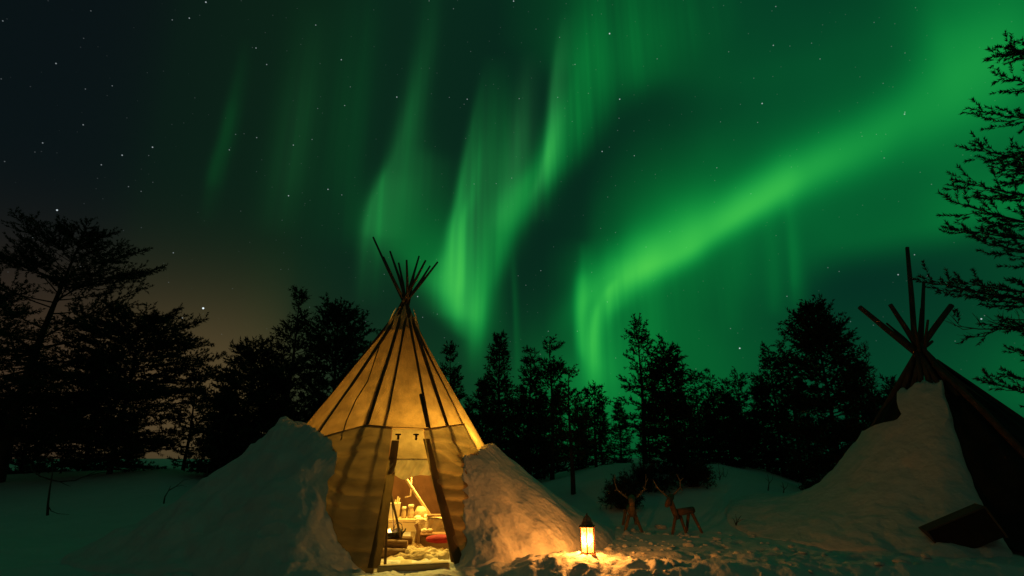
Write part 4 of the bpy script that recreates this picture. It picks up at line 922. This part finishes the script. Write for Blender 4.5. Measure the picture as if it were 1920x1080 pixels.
for i, (px, Y) in enumerate(spots):
    x = ray(px, 870).x * Y; py = float(np.interp(px, [0, 420, 480, 720, 800, 960, 1010, 1130, 1170, 1250, 1290, 1420, 1450, 1570, 1620, 1950], [730, 740, 720, 715, 710, 708, 730, 755, 725, 715, 742, 742, 715, 715, 745, 750])) + rg.uniform(-8, 34)
    h_ = max(.3, (P(px, py, Y).z - gz(x, Y)) / 4.35); w_ = rg.uniform(.62, .85) * min(1, .45 + h_ * .6)
    plant('pine_tree', fam[i % 4], x, Y, 'low dark pine in the shadowed rank behind the front row of trees', 'tree', 'low pines behind the front row', rg.uniform(0, 6.28), w_, sz=h_)
# --- shrubs and boughs at the feet of the trees
def shrub(px, py, Y, wpx, hpx, seed, label, k=6):
    q = P(px, py, Y); g = gz(q.x, Y); rng = np.random.default_rng(seed); tb = TubeBuf(); SP, SD, SL = [], [], []
    w_, h_ = wpx / FPX * Y, hpx / FPX * Y
    for i in range(46):
        a = rng.random() * 6.28; r = w_ * rng.random() ** .6; e = np.array([math.cos(a) * r, math.sin(a) * r * .7, h_ * rng.uniform(.25, 1.0) * (1 - .4 * r / w_)]); b = np.array([e[0] * .15, e[1] * .15, -.05]); m_ = (b + e) / 2 + np.array([0, 0, h_ * .12])
        tb.tube([b, m_, e], [.010, .007, .003], 4)
        for s in (.4, .55, .7, .85, 1.0):
            p = (1 - s) ** 2 * b + 2 * s * (1 - s) * m_ + s * s * e
            for _ in range(4):
                d = (e - b) / np.linalg.norm(e - b) + rng.normal(size=3) * .6; d /= np.linalg.norm(d); SP.append(p); SD.append(d); SL.append(rng.uniform(.1, .2))
    o = thing('shrub', (q.x, Y, g), label, 'shrub', 'shrubs at the edge of the trees'); link('stems', tb.mesh('stems', TWIG), o)
    v, f = blades(np.array(SP), np.array(SD), np.array(SL), .07, k, .009, rng); link('foliage', mesh_np('foliage', v, f, NEEDLE2), o)
shrub(1165, 905, 12.2, 34, 50, 1, 'dark bristly shrub behind the left reindeer figure')
shrub(1215, 915, 13.5, 60, 52, 2, 'dense dark shrub under the spruce between the reindeer antlers')
shrub(1300, 905, 13.8, 40, 46, 3, 'dark shrub right of the spruce foot behind the sideways reindeer')
shrub(1540, 925, 13.4, 34, 40, 4, 'low dark shrub at the foot of the great dark pine')
# --- bare twigs sticking out of the snow
def twigs(name, label, cat, strands, mat=TWIG):
    base = strands[0][0][0]; base = Vector(base); mb = MB()
    for pts, r in strands: mb.tube(pts, [r * (1 - .75 * i / (len(pts) - 1)) for i in range(len(pts))], 6)
    o = mb.build(name, mat, smooth=True, base=base); tag(o, label, cat)
def S3(pts, Y, sink=True):
    q = [P(x, y, Y + .05 * i) for i, (x, y) in enumerate(pts)]
    return q
twigs('bent_sapling', 'thin bare sapling bent over the snow under the tallest left pine', 'sapling', [
    (S3([(89, 966), (90, 945), (93, 920), (98, 890), (99, 868)], 9.4), .020), (S3([(97, 900), (75, 893), (60, 882), (56, 870)], 9.4), .014),
    (S3([(97, 900), (112, 903), (122, 908), (132, 912)], 9.4), .010), (S3([(112, 903), (140, 901), (160, 893), (190, 886), (236, 884)], 9.4), .011), (S3([(160, 893), (180, 884), (205, 880)], 9.4), .007), (S3([(91, 950), (96, 958), (108, 963), (130, 965)], 9.4), .008)])
twigs('dry_twig', 'dry crooked twig poking out of the snow left of the bank', 'twig', [(S3([(307, 944), (309, 932), (316, 920), (320, 911)], 10.2), .014), (S3([(316, 920), (330, 912), (345, 900), (362, 897)], 10.2), .008), (S3([(330, 912), (342, 910), (350, 913)], 10.2), .005)])
twigs('twig_tuft', 'tiny tuft of bare twigs poking out of the snow right of the reindeer', 'twigs', [(S3([(1380, 985), (1384, 975), (1390, 966)], 10.4), .010), (S3([(1380, 985), (1376, 974), (1372, 970)], 10.4), .008), (S3([(1380, 985), (1381, 974), (1379, 964)], 10.4), .008), (S3([(1384, 978), (1392, 974), (1398, 973)], 10.4), .006)])
twigs('short_stake', 'short dark upright stake in the snow beyond the left bank', 'stake', [(S3([(388, 902), (388, 890), (389, 876)], 12.2), .030)])
for i, (px, py, h_, Y) in enumerate(((1348, 915, 44, 14.2), (1356, 916, 40, 14.6), (1440, 920, 30, 13.6), (1468, 930, 26, 12.8))):
    twigs('dead_shoot', ('taller of two thin bare stems on the slope right of the reindeer', 'shorter of two thin bare stems on the slope right of the reindeer', 'lone thin stem on the slope before the twin-topped pines', 'small crooked stem at the foot of the slope near the great dark pine')[i], 'stem',
          [(S3([(px, py), (px + 2, py - h_ * .5), (px - 1, py - h_)], Y), .014), (S3([(px + 1, py - h_ * .4), (px + 8, py - h_ * .7), (px + 9, py - h_ * .9)], Y), .007), (S3([(px + 1, py - h_ * .6), (px - 6, py - h_ * .8)], Y), .006)])

# --- near pine outside the right edge whose boughs reach into view
def right_pine():
    X0, Y_ = 7.95, 7.0; g = gz(X0, Y_); H = 7.6; rng = np.random.default_rng(77); tb = TubeBuf(); SP, SD, SL = [], [], []
    zz = np.linspace(0, 1, 14); tb.tube(np.stack([zz * .12, zz * 0, zz * H - .3 * (zz == 0)], 1), .15 * (1 - zz * .93), 10)
    def shoot_line(pts, sp, ln, s0=.1):
        pts = np.asarray(pts); seg = np.linalg.norm(np.diff(pts, axis=0), axis=1); cum = np.concatenate([[0], np.cumsum(seg)])
        for s in np.arange(cum[-1], s0 * cum[-1], -sp):
            i = min(max(np.searchsorted(cum, s) - 1, 0), len(seg) - 1); f = (s - cum[i]) / seg[i]; p = pts[i] + (pts[i + 1] - pts[i]) * f; d = (pts[i + 1] - pts[i]) / seg[i] + rng.normal(size=3) * .22; d[2] += .03; d /= np.linalg.norm(d)
            SP.append(p); SD.append(d); SL.append(ln * rng.uniform(.7, 1.2))
    def limb(a, e, sag_=.12, bare=False, tw=1.0):
        a, e = np.array(a), np.array(e); ln = np.linalg.norm(e - a); s = np.linspace(0, 1, 9)[:, None]
        pts = a + (e - a) * s + np.array([0, 0, -1.]) * sag_ * ln * np.sin(PI * s ** .8) + np.cumsum(rng.normal(size=(9, 3)) * .012, 0) * (s > 0)
        tb.tube(pts, np.linspace(.026, .004, 9) * min(1, .45 + ln * .28), 6)
        n = int(4 + ln * 5 * tw)
        for q in range(n):
            f = .22 + .76 * (q + rng.random()) / n; x = f * 8; i = min(int(x), 7); p = pts[i] + (pts[i + 1] - pts[i]) * (x - i); d = pts[i + 1] - pts[i]; d /= np.linalg.norm(d)
            sd = np.cross(d, [0, 0, 1.]); sd /= np.linalg.norm(sd); up = np.cross(sd, d); sg = 1 if q % 2 else -1
            tl = (.30 * ln * (1.1 - f) + .10) * rng.uniform(.6, 1.15); td = d * .85 + sd * sg * rng.uniform(.3, .75) + up * rng.normal() * .22; td /= np.linalg.norm(td); m_ = p + td * tl * .5 + np.array([0, 0, -.02]); en = p + td * tl + np.array([0, 0, .02 if not bare else .10 * rng.random()])
            tb.tube([p, m_, en], [.006, .0045, .002], 4)
            if not bare or rng.random() < .35: shoot_line([p, m_, en], .10, .15, .12)
            if bare:
                for _ in range(3): b_ = m_ + (en - m_) * rng.random(); tb.tube([b_, b_ + td * .12 + np.array([rng.normal() * .03, 0, rng.uniform(.02, .12)])], [.003, .0015], 3)
        if not bare: shoot_line(pts, .12, .13, .35)
        elif True: shoot_line(pts[6:], .2, .10, .0) if False else None
    o = Vector((X0, Y_, g - .05))
    for px, py, dy, sg, br, tw in ((1888, 78, -.3, .06, 0, .7), (1862, 101, .2, .08, 0, .8), (1874, 140, -.2, .08, 0, .8), (1836, 207, 0, .10, 0, 1), (1824, 275, -.2, .12, 0, 1), (1786, 352, .1, .12, 0, 1), (1772, 386, -.2, .12, 0, 1.1), (1792, 424, .3, .10, 0, 1), 
                                   (1842, 452, -.3, .10, 0, .9), (1742, 526, 0, .10, 0, 1), (1800, 540, .5, .08, 0, .8), (1796, 610, .2, .03, 1, .9), (1862, 602, -.2, -.02, 1, .7), (1836, 718, 0, .12, 0, .45), (1876, 700, .4, .10, 0, .4)):
        e = P(px, py, Y_ + dy) - o; e = np.array(e); za = e[2] - (.10 + .12 * (1 - e[2] / H)) + .15
        limb((.10 * za / H, 0, min(za, H - .15)), e, sg, bool(br), tw)
    for i in range(46):                               # the sides that face away from the view
        z = rng.uniform(1.6, H - .3); a = rng.uniform(-1.7, 1.7); ln = (2.5 * (1 - z / H) ** .7 + .25) * rng.uniform(.7, 1.1); e = np.array([math.cos(a) * ln, math.sin(a) * ln, z + .15 * ln]); limb((.1 * z / H, 0, z), e, .1, False, .7)
    r_ = thing('pine_tree', o, 'near pine whose long needled boughs hang into view at the right edge', 'tree')
    link('trunk', tb.mesh('trunk', BARK), r_); v, f = blades(np.array(SP), np.array(SD), np.array(SL), .046, 30, .0078, rng); link('crown', mesh_np('crown', v, f, NEEDLE), r_)
right_pine()

# ------------------------------------------------------------------ loose lumps of snow (nobody could count them)
def lumps():
    rng = np.random.default_rng(9); V, F = [], []; n = 0
    ico = [(0, 0, 1)] + [(math.cos(a) * .9, math.sin(a) * .9, .45) for a in np.arange(5) * 1.2566] + [(math.cos(a + .63), math.sin(a + .63), -.4) for a in np.arange(5) * 1.2566]
    fc = [(0, 1 + i, 1 + (i + 1) % 5) for i in range(5)] + [t for i in range(5) for t in ((1 + i, 6 + i, 1 + (i + 1) % 5), (1 + (i + 1) % 5, 6 + i, 6 + (i + 1) % 5))]
    ico = np.array(ico); fc = np.array(fc)
    def put(x, y, s):
        nonlocal n
        z = gz(x, y); k = ico * (1 + rng.normal(size=(11, 1)) * .22) * np.array([s * rng.uniform(.8, 1.6), s * rng.uniform(.8, 1.3), s * rng.uniform(.35, .7)]); a = rng.random() * 6.28; ca, sa = math.cos(a), math.sin(a)
        V.append(np.stack([k[:, 0] * ca - k[:, 1] * sa + x, k[:, 0] * sa + k[:, 1] * ca + y, k[:, 2] + z + s * .1], 1)); F.append(fc + n); n += 11
    for _ in range(150): put(rng.normal(1.7, 1.5), rng.normal(7.9, .75), abs(rng.normal(0, .022)) + .008)
    for _ in range(70): put(rng.normal(4.2, 1.3), rng.normal(8.6, .7), abs(rng.normal(0, .03)) + .01)
    for _ in range(90): put(rng.normal(-2.9, .6), rng.normal(6.75, .25), abs(rng.normal(0, .05)) + .015)
    for _ in range(60): put(rng.normal(2.4, .7), rng.normal(9.7, .5), abs(rng.normal(0, .03)) + .01)
    o = link('snow_lumps', mesh_np('snow_lumps', np.vstack(V), np.vstack(F), SNOW_PACK, True)); tag(o, kind='stuff')
lumps()
